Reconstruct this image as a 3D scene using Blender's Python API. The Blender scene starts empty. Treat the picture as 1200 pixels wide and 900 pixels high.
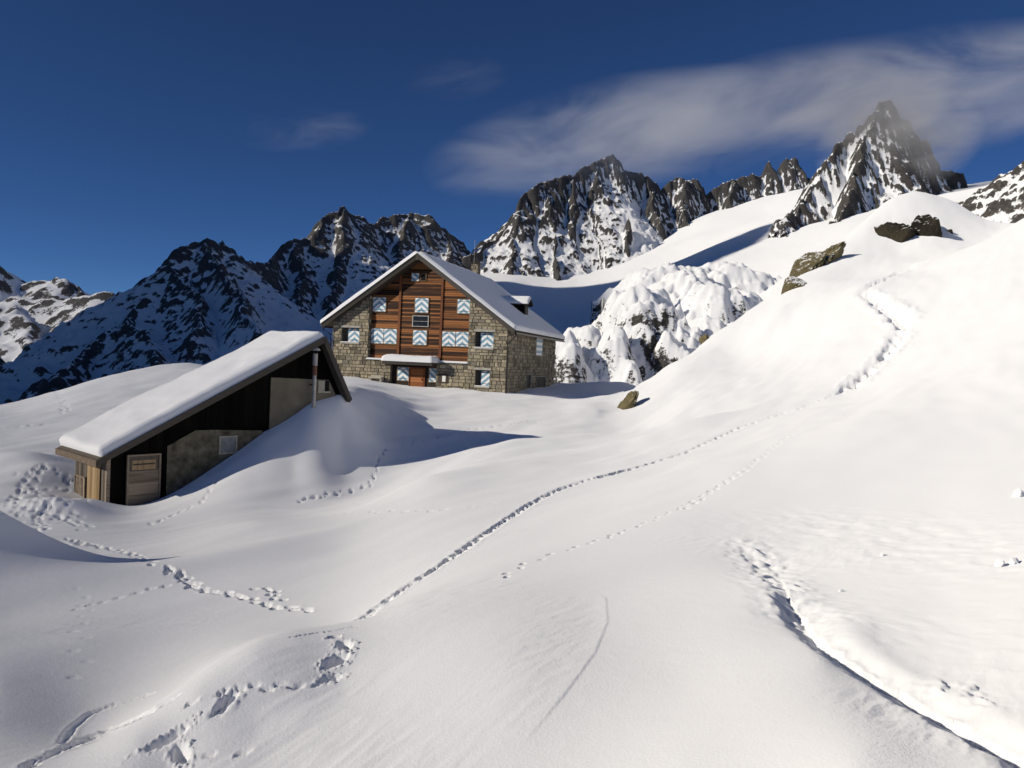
import bpy, bmesh, math, random
import numpy as np
from mathutils import Vector, Matrix, noise as mnoise

R = math.radians
random.seed(7)
scene = bpy.context.scene
COL = scene.collection

# ------------------------------------------------------------------ camera
PW, PH, F = 1200.0, 900.0, 906.0           # photograph size and focal length in its pixels
PITCH, ROLL = R(-1.7), R(2.5)
_f = Vector((0, math.cos(PITCH), math.sin(PITCH)))
_r0 = Vector((1, 0, 0)); _u0 = _r0.cross(_f)
_r = _r0 * math.cos(ROLL) + _u0 * math.sin(ROLL)
_u = -_r0 * math.sin(ROLL) + _u0 * math.cos(ROLL)
cam_data = bpy.data.cameras.new('camera')
cam = bpy.data.objects.new('camera', cam_data); COL.objects.link(cam)
m = Matrix((( _r.x, _u.x, -_f.x, 0), (_r.y, _u.y, -_f.y, 0), (_r.z, _u.z, -_f.z, 0), (0, 0, 0, 1)))
cam.matrix_world = m
cam_data.sensor_width = 36.0
cam_data.lens = 36.0 * F / PW
cam_data.clip_start = 0.1
cam_data.clip_end = 30000
scene.camera = cam

# ------------------------------------------------------------------ sky, sun, exposure
SUN_EL = R(22.5)
SUN_DIR = Vector((-0.903 * math.cos(SUN_EL), -0.430 * math.cos(SUN_EL), math.sin(SUN_EL))).normalized()   # towards the sun
world = bpy.data.worlds.new('World'); scene.world = world
world.use_nodes = True
wn = world.node_tree.nodes; wl = world.node_tree.links
bg = wn['Background']
sky = wn.new('ShaderNodeTexSky'); sky.sky_type = 'NISHITA'; sky.sun_disc = False
sky.sun_elevation = SUN_EL
sky.sun_rotation = math.atan2(SUN_DIR.x, SUN_DIR.y)
sky.altitude = 2600; sky.air_density = 0.6; sky.dust_density = 0.0; sky.ozone_density = 8.5
wl.new(sky.outputs[0], bg.inputs[0])
bg.inputs[1].default_value = 0.084
sun_data = bpy.data.lights.new('sun', 'SUN')
sun_data.energy = 4.7; sun_data.angle = R(0.53); sun_data.color = (1.0, 0.92, 0.79)
sun = bpy.data.objects.new('sun', sun_data); COL.objects.link(sun)
sun.rotation_euler = SUN_DIR.to_track_quat('Z', 'Y').to_euler()
vs = scene.view_settings
vs.view_transform = 'Standard'; vs.look = 'None'; vs.gamma = 1.0; vs.exposure = -0.33
vs.use_curve_mapping = False
scene.render.engine = 'CYCLES'
cy = scene.cycles
cy.use_denoising = True
cy.max_bounces = 9; cy.diffuse_bounces = 8; cy.glossy_bounces = 2; cy.transmission_bounces = 2; cy.volume_bounces = 1
cy.transparent_max_bounces = 6
cy.volume_step_rate = 0.6; cy.volume_max_steps = 128

# ------------------------------------------------------------------ pixel helpers
def ray(px, py):
    px = np.asarray(px, float); py = np.asarray(py, float)
    cx = (px - PW / 2) / F; cyy = -(py - PH / 2) / F
    d = (cx[..., None] * np.array(_r) + cyy[..., None] * np.array(_u) + np.array(_f))
    return d
def at(px, py, D):                       # the point on that line of sight at forward distance D
    d = ray(px, py)
    return d * (np.asarray(D, float) / d[..., 1])[..., None]

# ------------------------------------------------------------------ noise
def _hash(xi, yi, seed):
    h = (xi.astype(np.int64) * 374761393 + yi.astype(np.int64) * 668265263 + seed * 1442695041) & 0xffffffff
    h = ((h ^ (h >> 13)) * 1274126177) & 0xffffffff
    return h ^ (h >> 16)
_GA = np.arange(1024) * (2 * np.pi / 1024)
_GX, _GY = np.cos(_GA), np.sin(_GA)
def pn(x, y, seed=0):
    x = np.asarray(x, float); y = np.asarray(y, float)
    x0 = np.floor(x); y0 = np.floor(y); fx = x - x0; fy = y - y0
    u = fx * fx * fx * (fx * (fx * 6 - 15) + 10); v = fy * fy * fy * (fy * (fy * 6 - 15) + 10)
    def g(i, j):
        k = _hash(x0 + i, y0 + j, seed) & 1023
        return _GX[k] * (fx - i) + _GY[k] * (fy - j)
    a = g(0, 0); b = g(1, 0); c = g(0, 1); d = g(1, 1)
    return ((a + u * (b - a)) * (1 - v) + (c + u * (d - c)) * v) * 1.5
def fbm(x, y, o=4, seed=0, gain=0.5, lac=2.03):
    s = 0; a = 1.0; n = 0
    for k in range(o):
        s = s + a * pn(x, y, seed + k * 17); n += a; a *= gain; x = x * lac + 3.1; y = y * lac + 7.7
    return s / n
def ridged(x, y, o=4, seed=0, gain=0.5):
    s = 0; a = 1.0; n = 0
    for k in range(o):
        s = s + a * (1 - np.abs(pn(x, y, seed + k * 17)) * 1.6); n += a; a *= gain; x = x * 2.05 + 3.1; y = y * 2.05 + 7.7
    return s / n
def sstep(a, b, x):
    t = np.clip((x - a) / (b - a), 0, 1); return t * t * (3 - 2 * t)

# ------------------------------------------------------------------ mesh helpers
def tag(o, label=None, cat=None, group=None, kind=None):
    if label: o['label'] = label
    if cat: o['category'] = cat
    if group: o['group'] = group
    if kind: o['kind'] = kind
    return o
def link(o, parent=None):
    COL.objects.link(o)
    if parent: o.parent = parent
    return o
def empty(name, loc, rz=0):
    o = bpy.data.objects.new(name, None); o.location = loc; o.rotation_euler = (0, 0, rz)
    o.empty_display_size = 0.5
    return link(o)
def grid_mesh(name, X, Y, Z, mat, keep=None, attrs=None, wrap=False):
    n, k = X.shape
    me = bpy.data.meshes.new(name)
    co = np.stack([X, Y, Z], -1).reshape(-1, 3).astype(np.float32)
    idx = np.arange(n * k).reshape(n, k)
    if wrap: idx = np.concatenate([idx, idx[:, :1]], 1)
    q = np.stack([idx[:-1, :-1], idx[:-1, 1:], idx[1:, 1:], idx[1:, :-1]], -1).reshape(-1, 4)
    if keep is not None:
        kk = keep.reshape(-1); q = q[kk[q].any(1)]
    nf = len(q)
    me.vertices.add(len(co)); me.vertices.foreach_set('co', co.ravel())
    me.loops.add(nf * 4); me.loops.foreach_set('vertex_index', q.ravel().astype(np.int32))
    me.polygons.add(nf)
    me.polygons.foreach_set('loop_start', (np.arange(nf) * 4).astype(np.int32))
    me.polygons.foreach_set('loop_total', np.full(nf, 4, np.int32))
    me.polygons.foreach_set('use_smooth', np.ones(nf, bool))
    for an, av in (attrs or {}).items():
        a = me.attributes.new(an, 'FLOAT', 'POINT'); a.data.foreach_set('value', av.ravel().astype(np.float32))
    me.update(); me.materials.append(mat)
    o = bpy.data.objects.new(name, me)
    return link(o)
def mesh_obj(name, verts, faces, mat, parent=None, smooth=False, loc=None):
    me = bpy.data.meshes.new(name); me.from_pydata([tuple(map(float, v)) for v in verts], [], faces); me.update()
    bm = bmesh.new(); bm.from_mesh(me); bmesh.ops.recalc_face_normals(bm, faces=bm.faces); bm.to_mesh(me); bm.free()
    me.materials.append(mat)
    if smooth: me.polygons.foreach_set('use_smooth', [True] * len(me.polygons))
    o = bpy.data.objects.new(name, me)
    if loc is not None: o.location = loc
    return link(o, parent)
BF = [(0, 1, 3, 2), (4, 6, 7, 5), (0, 4, 5, 1), (2, 3, 7, 6), (0, 2, 6, 4), (1, 5, 7, 3)]
def boxv(x0, x1, y0, y1, z0, z1):
    return [(x, y, z) for x in (x0, x1) for y in (y0, y1) for z in (z0, z1)]
def boxes(name, bl, mat, parent=None, bevel=0.0):
    v = []; f = []
    for b in bl:
        k = len(v); v += boxv(*b); f += [tuple(i + k for i in q) for q in BF]
    o = mesh_obj(name, v, f, mat, parent)
    if bevel: _bevel(o, bevel)
    return o
def _bevel(o, w, seg=1):
    bm = bmesh.new(); bm.from_mesh(o.data)
    bmesh.ops.bevel(bm, geom=list(bm.edges), offset=w, segments=seg, affect='EDGES', clamp_overlap=True)
    bm.to_mesh(o.data); bm.free()
def box(name, x0, x1, y0, y1, z0, z1, mat, parent=None, bevel=0.0):   # origin at the centre of its base
    c = ((x0 + x1) / 2, (y0 + y1) / 2, z0)
    o = boxes(name, [(x0 - c[0], x1 - c[0], y0 - c[1], y1 - c[1], 0, z1 - z0)], mat, parent, bevel)
    o.location = c
    return o
def prism(name, poly, y0, y1, mat, parent=None):        # polygon in x-z swept along y
    n = len(poly)
    v = [(x, y0, z) for x, z in poly] + [(x, y1, z) for x, z in poly]
    f = [tuple(range(n)), tuple(range(2 * n - 1, n - 1, -1))] + [(i, (i + 1) % n, n + (i + 1) % n, n + i) for i in range(n)]
    return mesh_obj(name, v, f, mat, parent)
def tube(name, pts, rad, mat, parent=None, seg=8, rads=None):
    v = []; f = []; n = len(pts); P = [Vector(p) for p in pts]
    for i, p in enumerate(P):
        t = (P[min(i + 1, n - 1)] - P[max(i - 1, 0)]).normalized()
        a = t.orthogonal().normalized() if abs(t.z) < 0.9 else Vector((1, 0, 0)); a = (a - t * a.dot(t)).normalized(); b = t.cross(a)
        rr = rads[i] if rads else rad
        for k in range(seg):
            w = 2 * math.pi * k / seg; v.append(p + a * rr * math.cos(w) + b * rr * math.sin(w))
    for i in range(n - 1):
        for k in range(seg):
            f.append((i * seg + k, i * seg + (k + 1) % seg, (i + 1) * seg + (k + 1) % seg, (i + 1) * seg + k))
    f += [tuple(range(seg)), tuple(range((n - 1) * seg, n * seg))]
    return mesh_obj(name, v, f, mat, parent, smooth=False)

# ------------------------------------------------------------------ materials
def mat_new(name):
    mt = bpy.data.materials.new(name); mt.use_nodes = True
    nt = mt.node_tree; return mt, nt.nodes, nt.links, nt.nodes['Principled BSDF']
def N(nodes, typ, **kw):
    n = nodes.new(typ)
    for k, v in kw.items():
        if k in n.inputs: n.inputs[k].default_value = v
        else: setattr(n, k, v)
    return n
def ramp(nodes, links, src, stops):
    r = nodes.new('ShaderNodeValToRGB'); e = r.color_ramp.elements
    while len(e) < len(stops): e.new(0.5)
    for el, (p, c) in zip(e, stops):
        el.position = p; el.color = (c if len(c) == 4 else (*c, 1)) if isinstance(c, tuple) else (c, c, c, 1)
    links.new(src, r.inputs[0]); return r
def mathn(nodes, links, op, a, b=None, clamp=False):
    n = nodes.new('ShaderNodeMath'); n.operation = op; n.use_clamp = clamp
    for i, s in enumerate((a, b)):
        if s is None: continue
        if isinstance(s, (int, float)): n.inputs[i].default_value = s
        else: links.new(s, n.inputs[i])
    return n.outputs[0]
def mixc(nodes, links, fac, a, b, blend='MIX'):
    n = nodes.new('ShaderNodeMix'); n.data_type = 'RGBA'; n.blend_type = blend
    for i, s in ((0, fac), (6, a), (7, b)):
        if isinstance(s, (int, float)): n.inputs[i].default_value = s
        elif isinstance(s, tuple): n.inputs[i].default_value = (*s, 1)
        else: links.new(s, n.inputs[i])
    return n.outputs[2]

SNOW = (0.90, 0.905, 0.915)
def snow_material(name, grain=60.0, soft=1.3, s_soft=0.25, s_grain=0.65, d_soft=0.03, d_grain=0.005):
    mt, n, l, p = mat_new(name)
    tc = n.new('ShaderNodeTexCoord')
    a = N(n, 'ShaderNodeTexNoise', Scale=soft, Detail=4.0, Roughness=0.6); l.new(tc.outputs['Object'], a.inputs['Vector'])
    b = N(n, 'ShaderNodeTexNoise', Scale=grain, Detail=3.0, Roughness=0.7); l.new(tc.outputs['Object'], b.inputs['Vector'])
    b1 = N(n, 'ShaderNodeBump', Strength=s_soft, Distance=d_soft); l.new(a.outputs[0], b1.inputs['Height'])
    b2 = N(n, 'ShaderNodeBump', Strength=s_grain, Distance=d_grain); l.new(b.outputs[0], b2.inputs['Height']); l.new(b1.outputs[0], b2.inputs['Normal'])
    e = N(n, 'ShaderNodeTexNoise', Scale=soft * 6, Detail=3.0, Roughness=0.6); l.new(tc.outputs['Object'], e.inputs['Vector'])
    b3 = N(n, 'ShaderNodeBump', Strength=0.35, Distance=d_soft * 0.3); l.new(e.outputs[0], b3.inputs['Height']); l.new(b2.outputs[0], b3.inputs['Normal'])
    l.new(b3.outputs[0], p.inputs['Normal'])
    p.inputs['Base Color'].default_value = (*SNOW, 1)
    p.inputs['Roughness'].default_value = 0.6
    p.inputs['Diffuse Roughness'].default_value = 0.85
    p.inputs['Specular IOR Level'].default_value = 0.25
    return mt
M_SNOW = snow_material('snow')
M_ROOFSNOW = snow_material('roof_snow_cover', grain=25, soft=1.0)

def mountain_material(name, rock=(0.075, 0.068, 0.062), rock2=(0.16, 0.14, 0.12), scale=0.05, strata=1.0):
    mt, n, l, p = mat_new(name)
    tc = n.new('ShaderNodeTexCoord')
    at_ = n.new('ShaderNodeAttribute'); at_.attribute_name = 'rock'
    mp = N(n, 'ShaderNodeMapping'); mp.inputs['Scale'].default_value = (1, 1, 1.9 * strata); l.new(tc.outputs['Object'], mp.inputs[0])
    a = N(n, 'ShaderNodeTexNoise', Scale=scale * 3.5, Detail=7.0, Roughness=0.72); l.new(mp.outputs[0], a.inputs['Vector'])
    c = N(n, 'ShaderNodeTexNoise', Scale=scale * 9, Detail=5.0, Roughness=0.65); l.new(tc.outputs['Object'], c.inputs['Vector'])
    s1 = mathn(n, l, 'MULTIPLY_ADD', a.outputs[0], 1.0); s1.node.inputs[2].default_value = -0.5
    s2 = mathn(n, l, 'MULTIPLY_ADD', c.outputs[0], 0.9); s2.node.inputs[2].default_value = -0.45
    s = mathn(n, l, 'ADD', s1, s2); s = mathn(n, l, 'ADD', s, at_.outputs['Fac'])
    fac = ramp(n, l, s, [(0.44, 0.0), (0.56, 1.0)]).outputs[0]
    rc = ramp(n, l, c.outputs[0], [(0.3, tuple(x * 0.6 for x in rock)), (0.52, rock), (0.72, rock2)]).outputs[0]
    col = mixc(n, l, fac, SNOW, rc)
    l.new(col, p.inputs['Base Color'])
    bh = mathn(n, l, 'MULTIPLY', c.outputs[0], fac)
    b0 = mathn(n, l, 'MULTIPLY_ADD', a.outputs[0], 0.6); l.new(bh, b0.node.inputs[2])
    b1 = N(n, 'ShaderNodeBump', Strength=0.55, Distance=0.12 / scale); l.new(b0, b1.inputs['Height'])
    l.new(b1.outputs[0], p.inputs['Normal'])
    p.inputs['Diffuse Roughness'].default_value = 0.8; p.inputs['Roughness'].default_value = 0.75; p.inputs['Specular IOR Level'].default_value = 0.2
    return mt

def plain(name, col, rough=0.6, metal=0.0, var=0.25, scale=6.0, bump=0.0):
    mt, n, l, p = mat_new(name)
    tc = n.new('ShaderNodeTexCoord')
    a = N(n, 'ShaderNodeTexNoise', Scale=scale, Detail=5.0, Roughness=0.6); l.new(tc.outputs['Object'], a.inputs['Vector'])
    lo = tuple(c * (1 - var) for c in col); hi = tuple(min(1, c * (1 + var)) for c in col)
    l.new(ramp(n, l, a.outputs[0], [(0.3, lo), (0.7, hi)]).outputs[0], p.inputs['Base Color'])
    p.inputs['Roughness'].default_value = rough; p.inputs['Metallic'].default_value = metal; p.inputs['Specular IOR Level'].default_value = 0.2
    if bump:
        b = N(n, 'ShaderNodeBump', Strength=0.6, Distance=bump); l.new(a.outputs[0], b.inputs['Height']); l.new(b.outputs[0], p.inputs['Normal'])
    return mt
def wood(name, lo, hi, axis='x', scale=1.0, rough=0.65, rnd=0.5, spec=0.2):
    mt, n, l, p = mat_new(name)
    tc = n.new('ShaderNodeTexCoord'); oi = n.new('ShaderNodeObjectInfo')
    mp = N(n, 'ShaderNodeMapping'); s = {'x': (0.6, 14, 14), 'z': (14, 14, 0.6)}[axis]
    mp.inputs['Scale'].default_value = tuple(scale * k for k in s)
    l.new(tc.outputs['Object'], mp.inputs[0])
    ad = n.new('ShaderNodeVectorMath'); ad.operation = 'ADD'; l.new(mp.outputs[0], ad.inputs[0])
    mul = mathn(n, l, 'MULTIPLY', oi.outputs['Random'], 50.0); l.new(mul, ad.inputs[1])
    a = N(n, 'ShaderNodeTexNoise', Scale=1.0, Detail=6.0, Roughness=0.65); l.new(ad.outputs[0], a.inputs['Vector'])
    t = mathn(n, l, 'MULTIPLY_ADD', oi.outputs['Random'], rnd); t.node.inputs[2].default_value = -rnd / 2
    t = mathn(n, l, 'ADD', t, a.outputs[0])
    l.new(ramp(n, l, t, [(0.25, lo), (0.75, hi)]).outputs[0], p.inputs['Base Color'])
    b = N(n, 'ShaderNodeBump', Strength=0.4, Distance=0.01); l.new(a.outputs[0], b.inputs['Height']); l.new(b.outputs[0], p.inputs['Normal'])
    p.inputs['Roughness'].default_value = rough; p.inputs['Specular IOR Level'].default_value = spec
    return mt
def stone_mat(name, cols, rough=0.85):
    mt, n, l, p = mat_new(name)
    tc = n.new('ShaderNodeTexCoord'); at_ = n.new('ShaderNodeAttribute'); at_.attribute_name = 'tone'
    a = N(n, 'ShaderNodeTexNoise', Scale=5.0, Detail=6.0, Roughness=0.7); l.new(tc.outputs['Object'], a.inputs['Vector'])
    base = ramp(n, l, at_.outputs['Fac'], [(i / (len(cols) - 1), c) for i, c in enumerate(cols)]).outputs[0]
    v = ramp(n, l, a.outputs[0], [(0.3, 0.55), (0.7, 1.25)]).outputs[0]
    l.new(mixc(n, l, 1.0, base, v, 'MULTIPLY'), p.inputs['Base Color'])
    b = N(n, 'ShaderNodeBump', Strength=0.7, Distance=0.02); l.new(a.outputs[0], b.inputs['Height']); l.new(b.outputs[0], p.inputs['Normal'])
    p.inputs['Roughness'].default_value = rough; p.inputs['Specular IOR Level'].default_value = 0.08
    return mt
def stripe_mat(name, sgn):                # painted slanting stripes on a shutter leaf, origin at the leaf's inner lower corner
    mt, n, l, p = mat_new(name)
    tc = n.new('ShaderNodeTexCoord'); sp = n.new('ShaderNodeSeparateXYZ'); l.new(tc.outputs['Object'], sp.inputs[0])
    t = mathn(n, l, 'MULTIPLY', sp.outputs[0], sgn * 0.85); t = mathn(n, l, 'ADD', t, sp.outputs[2])
    t = mathn(n, l, 'MULTIPLY_ADD', t, 1 / 0.45); t.node.inputs[2].default_value = 10.2
    t = mathn(n, l, 'FRACT', t)
    s = mathn(n, l, 'GREATER_THAN', t, 0.5)
    a = N(n, 'ShaderNodeTexNoise', Scale=9.0, Detail=5.0, Roughness=0.7); l.new(tc.outputs['Object'], a.inputs['Vector'])
    c = mixc(n, l, s, (0.86, 0.87, 0.87), (0.19, 0.35, 0.48))
    v = ramp(n, l, a.outputs[0], [(0.3, 0.88), (0.6, 1.0)]).outputs[0]
    l.new(mixc(n, l, 1.0, c, v, 'MULTIPLY'), p.inputs['Base Color'])
    p.inputs['Roughness'].default_value = 0.5
    return mt

# ------------------------------------------------------------------ near snow slopes
# (pixel x, pixel y, forward distance in metres): points of the snow surface, sighted from the photograph
CP = [
 # foot of the picture
 (0,900,4.3),(200,900,3.9),(400,900,3.6),(600,900,3.35),(800,900,3.1),(1000,900,2.8),(1200,925,2.75),
 (0,800,6.3),(80,870,5.0),(160,867,4.15),(230,815,4.5),(298,764,5.0),(345,747,5.35),(400,741,5.6),
 (300,850,4.2),(400,800,4.7),(600,800,4.2),(800,800,4.25),(700,720,5.8),(560,720,5.6),
 # crest of the dune and the dip behind it
 (480,706,6.4),(590,668,7.6),(700,638,9.0),(790,612,10.6),(840,602,11.4),
 (110,868,5.2),(215,800,6.0),(290,752,7.0),(400,733,7.4),(470,697,8.0),
 (500,655,10.6),(600,606,14.5),(640,585,17),(740,550,22),
 # left flank field
 (100,750,8.2),(200,720,9.6),(300,680,11.6),(0,730,9.6),(400,640,14.5),(200,640,16.5),(300,610,18.5),(100,610,22),(0,600,23),
 (40,550,29),(0,515,38),(0,480,52),(60,460,60),(100,448,63),(150,438,66),(200,430,66),(240,430,66),(200,468,50),(100,490,44),
 (-140,470,52),(-140,560,28),(-140,700,11),(-140,900,4.6),
 # around the shed and the plateau before the hut
 (125,600,25.5),(190,583,27.0),(250,553,28.0),(310,509,29.7),(365,479,31.1),(400,465,32.3),(400,459,34.5),(395,453,39),(400,448,46),(365,462,34),(350,455,40),(350,448,48),(425,462,36),(435,457,41),(460,462,44),(440,452,50),
 (300,562,27),(345,552,28.2),(400,528,31),(440,512,34),(500,560,22),(600,540,26.5),(500,500,38),(600,495,41),
 (500,462,51),(560,463,52),(600,470,51),(660,475,51),(700,480,47),(650,452,70),(700,449,76),(740,448,80),(400,441,57.5),(450,449,56),(420,444,75),(560,450,85),
 # right-hand slope
 (880,640,9.3),(900,668,8.3),(935,725,6.0),(985,775,4.75),(1050,815,4.2),(1120,852,3.7),(1200,893,3.2),
 (905,690,6.6),(960,775,4.55),(1060,850,3.6),
 (1000,740,5.3),(1100,790,4.6),(1200,800,4.3),(1000,650,8.6),(1100,700,6.6),(1200,700,6.1),
 (1000,600,11.5),(1100,600,11),(1200,600,10.2),(940,570,14),(870,545,17),(900,520,22),(800,560,16.5),(1000,500,22),(1100,500,21),(1200,500,20.5),
 (1200,440,28),(1080,450,31),(1200,350,42),(1150,400,36),(1300,430,28),(1300,600,10),(1300,900,2.9),(1300,300,48),
 (870,500,31),(800,500,36),(760,530,27),(800,470,45),(740,500,43),(900,450,43),(950,400,52),(1000,455,37),(1060,382,46),(1010,340,58),(1100,305,64),(1090,318,62),(1150,284,67),(1200,254,71),(1300,200,78),
 # silhouette of the slope and the knoll above it
 (708,492,46),(722,478,51),(745,455,58),(785,425,63),(830,395,68),(875,365,73),(920,335,78),(960,302,85),(1000,268,92),(1030,240,99),(1060,230,105),(1090,229,107),(1120,238,107),(1150,257,103),
 (1000,320,74),(1050,290,84),(1100,275,86),(870,420,58),
 (1150,296,82),(1200,275,88),(1300,230,96),(1180,262,100),(1230,262,105),
 # hidden ground behind those edges
 (760,480,72),(830,440,84),(920,400,96),(1000,340,112),(1060,300,128),(1120,310,132),(1180,330,132),(1300,330,132),
 (760,520,110),(920,470,130),(600,500,110),(450,480,100),(300,445,66),(300,480,100),(240,450,90),(200,460,90),(150,470,90),(100,480,92),(0,520,80),(-140,500,80),
 (-140,560,200),(0,560,200),(200,540,200),(400,530,200),(600,530,200),(800,520,200),(1000,470,200),(1200,450,200),(1300,450,200),
]
CPA = np.array(CP, float)
_P = at(CPA[:, 0], CPA[:, 1], CPA[:, 2])
_extra = []
for th, lst in ((-68, ((3, -.86), (8, -.42), (22, -.22), (60, -.10), (200, -.08))), (68, ((3, -.50), (8, -.15), (22, .06), (60, .22), (200, .15))),
                (-22, ((2.2, -.84),)), (0, ((2.2, -.80),)), (22, ((2.2, -.70),)), (-45, ((2.2, -.87),)), (45, ((2.2, -.55),))):
    for rr, v in lst: _extra.append((R(th), rr, v))
_th = np.arctan2(_P[:, 0], _P[:, 1]); _rr = np.hypot(_P[:, 0], _P[:, 1]); _v = _P[:, 2] / _rr
_th = np.concatenate([_th, [e[0] for e in _extra]]); _rr = np.concatenate([_rr, [e[1] for e in _extra]]); _v = np.concatenate([_v, [e[2] for e in _extra]])
KTH = 2.6
class TPS:
    def __init__(s, A, B, V, lam):
        s.A, s.B = A, B; n = len(A)
        r2 = (A[:, None] - A) ** 2 + (B[:, None] - B) ** 2
        K = 0.5 * r2 * np.log(r2 + 1e-12) + lam * np.eye(n)
        Pm = np.stack([np.ones(n), A, B], 1)
        M = np.block([[K, Pm], [Pm.T, np.zeros((3, 3))]])
        s.w = np.linalg.solve(M, np.concatenate([V, np.zeros(3)]))
    def __call__(s, a, b):
        sh = a.shape; a = a.ravel(); b = b.ravel(); out = np.empty(len(a)); n = len(s.A)
        for i in range(0, len(a), 60000):
            x = a[i:i + 60000].astype(np.float32); y = b[i:i + 60000].astype(np.float32)
            r2 = (x[:, None] - s.A.astype(np.float32)) ** 2 + (y[:, None] - s.B.astype(np.float32)) ** 2
            out[i:i + 60000] = (0.5 * r2 * np.log(r2 + 1e-12)) @ s.w[:n].astype(np.float32) + s.w[n] + s.w[n + 1] * x + s.w[n + 2] * y
        return out.reshape(sh)
_tps = TPS(_th * KTH, np.log(_rr), _v, 2e-3)
TH0 = R(74)
def near_base(x, y):
    th = np.arctan2(x, y); r = np.hypot(x, y) + 1e-6
    rc = np.maximum(r, 2.2)
    v = _tps(np.clip(th, -TH0, TH0) * KTH, np.log(rc))
    z = v * rc
    common = -1.8 - 0.02 * rc
    w = sstep(TH0, R(150), np.abs(th))
    z = z * (1 - w) + common * w
    k = sstep(0.0, 2.2, r)
    return z * k + (-1.75) * (1 - k)
def gauss(x, y, cx, cy_, rx, ry, ang=0):
    c, s = math.cos(ang), math.sin(ang); dx = x - cx; dy = y - cy_
    u = (dx * c + dy * s) / rx; v = (-dx * s + dy * c) / ry
    return np.exp(-(u * u + v * v))
# separate snow mounds: pixel x, y, distance, radius across, radius along, height, angle
MOUNDS = [(-130,662,12.1,2.3,1.7,1.85,0.3),(60,585,23.5,1.5,1.1,0.45,0.2),(428,512,32,2.8,2.2,0.35,0.3),(20,545,30,2.2,1.6,0.5,0.1),
          (215,428,66,5,4,0.15,0.0),(108,596,25.2,1.0,0.8,0.35,0.0),(480,456,47,3.2,2.2,0.15,0.2),(300,655,14.5,2.5,0.8,0.12,0.9),
          (800,505,33,3.2,1.0,0.55,0.7),(900,400,62,3.0,1.2,0.7,0.8),(200,690,12.5,2.6,0.7,0.13,0.8)]
def near_height(x, y):
    z = near_base(x, y)
    r = np.hypot(x, y)
    for (px, py, D, ra, rb, h, an) in MOUNDS:
        c = at(px, py, D); z = z + h * gauss(x, y, c[0], c[1], ra, rb, an)
    # wind-shaped undulation, long axis roughly along the valley wind
    ca, sa = math.cos(0.95), math.sin(0.95); a = x * ca + y * sa; b = -x * sa + y * ca
    far = sstep(6, 40, r)
    z = z + 0.05 * (0.4 + 2.2 * far) * pn(a / 7.0, b / 2.6, 3) + 0.022 * (0.6 + 1.5 * far) * pn(a / 2.1, b / 0.8, 5)
    patch = sstep(0.02, 0.4, fbm(x / 2.6, y / 2.6, 2, 23)) * sstep(16, 9, r)
    z = z + 0.011 * patch * (ridged(a / 0.75, b / 0.17, 3, 25) - 0.6)
    z = z + 0.16 * sstep(14, 40, r) * fbm(a / 9.0, b / 4.0, 3, 19)
    z = z + 0.35 * sstep(40, 90, r) * fbm(x / 14.0, y / 14.0, 3, 9)
    return z
def hit(px, py, rmin=1.6, rmax=150.0, n=900):
    d = ray(np.asarray(px, float), np.asarray(py, float)); d = d / np.hypot(d[:, 0], d[:, 1])[:, None]
    t = np.exp(np.linspace(math.log(rmin), math.log(rmax), n))
    X = d[:, 0:1] * t; Y = d[:, 1:2] * t; Z = d[:, 2:3] * t
    below = Z < near_height(X, Y)
    k = np.where(below.any(1), below.argmax(1), n - 1)
    tt = t[k]
    return np.stack([d[:, 0] * tt, d[:, 1] * tt, near_height(d[:, 0] * tt, d[:, 1] * tt)], 1)

# vertices: rings about the walkers' standpoint, finest in the foreground
rings = [0.0, 0.6, 1.1, 1.5]
while rings[-1] < 210:
    q = rings[-1]
    rings.append(q * (1.012 if q < 2.6 else 1.0044 if q < 13 else 1.0055 if q < 62 else 1.010))
rings = np.array(rings)
dense = np.arange(-39, 39.01, 0.088)
coarse = np.concatenate([39 + np.cumsum(np.linspace(0.2, 5, 40)), ])
coarse = coarse[coarse < 180]
angs = np.radians(np.concatenate([-coarse[::-1], dense, coarse]))
TH, RR = np.meshgrid(angs, rings)
GX, GY = RR * np.sin(TH), RR * np.cos(TH)
GZ = near_height(GX, GY)

# ---- tracks pressed into the snow
def path(pts, step=0.02):
    p = np.array(pts, float)
    # smooth in pixels, then find each point on the snow
    t = np.concatenate([[0], np.cumsum(np.hypot(*np.diff(p, axis=0).T))])
    u = np.arange(0, t[-1], 2.0)
    q = np.stack([np.interp(u, t, p[:, 0]), np.interp(u, t, p[:, 1])], 1)
    return hit(q[:, 0], q[:, 1])
def near_idx(P, pad):
    m_ = (GX > P[:, 0].min() - pad) & (GX < P[:, 0].max() + pad) & (GY > P[:, 1].min() - pad) & (GY < P[:, 1].max() + pad) & (np.abs(TH) < R(39))
    return np.nonzero(m_)
def poly_dist(P, x, y):
    A = P[:-1, :2]; B = P[1:, :2]; AB = B - A; L = np.hypot(AB[:, 0], AB[:, 1]) + 1e-9
    S = np.concatenate([[0], np.cumsum(L)])
    best = np.full(len(x), 1e9); bs = np.zeros(len(x)); sd = np.zeros(len(x))
    for i in range(len(A)):
        dx = x - A[i, 0]; dy = y - A[i, 1]
        t = np.clip((dx * AB[i, 0] + dy * AB[i, 1]) / L[i] ** 2, 0, 1)
        ex = dx - t * AB[i, 0]; ey = dy - t * AB[i, 1]; d = np.hypot(ex, ey)
        k = d < best
        best = np.where(k, d, best); bs = np.where(k, S[i] + t * L[i], bs)
        sd = np.where(k, np.sign(AB[i, 0] * dy - AB[i, 1] * dx), sd)
    return best, bs, sd
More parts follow.
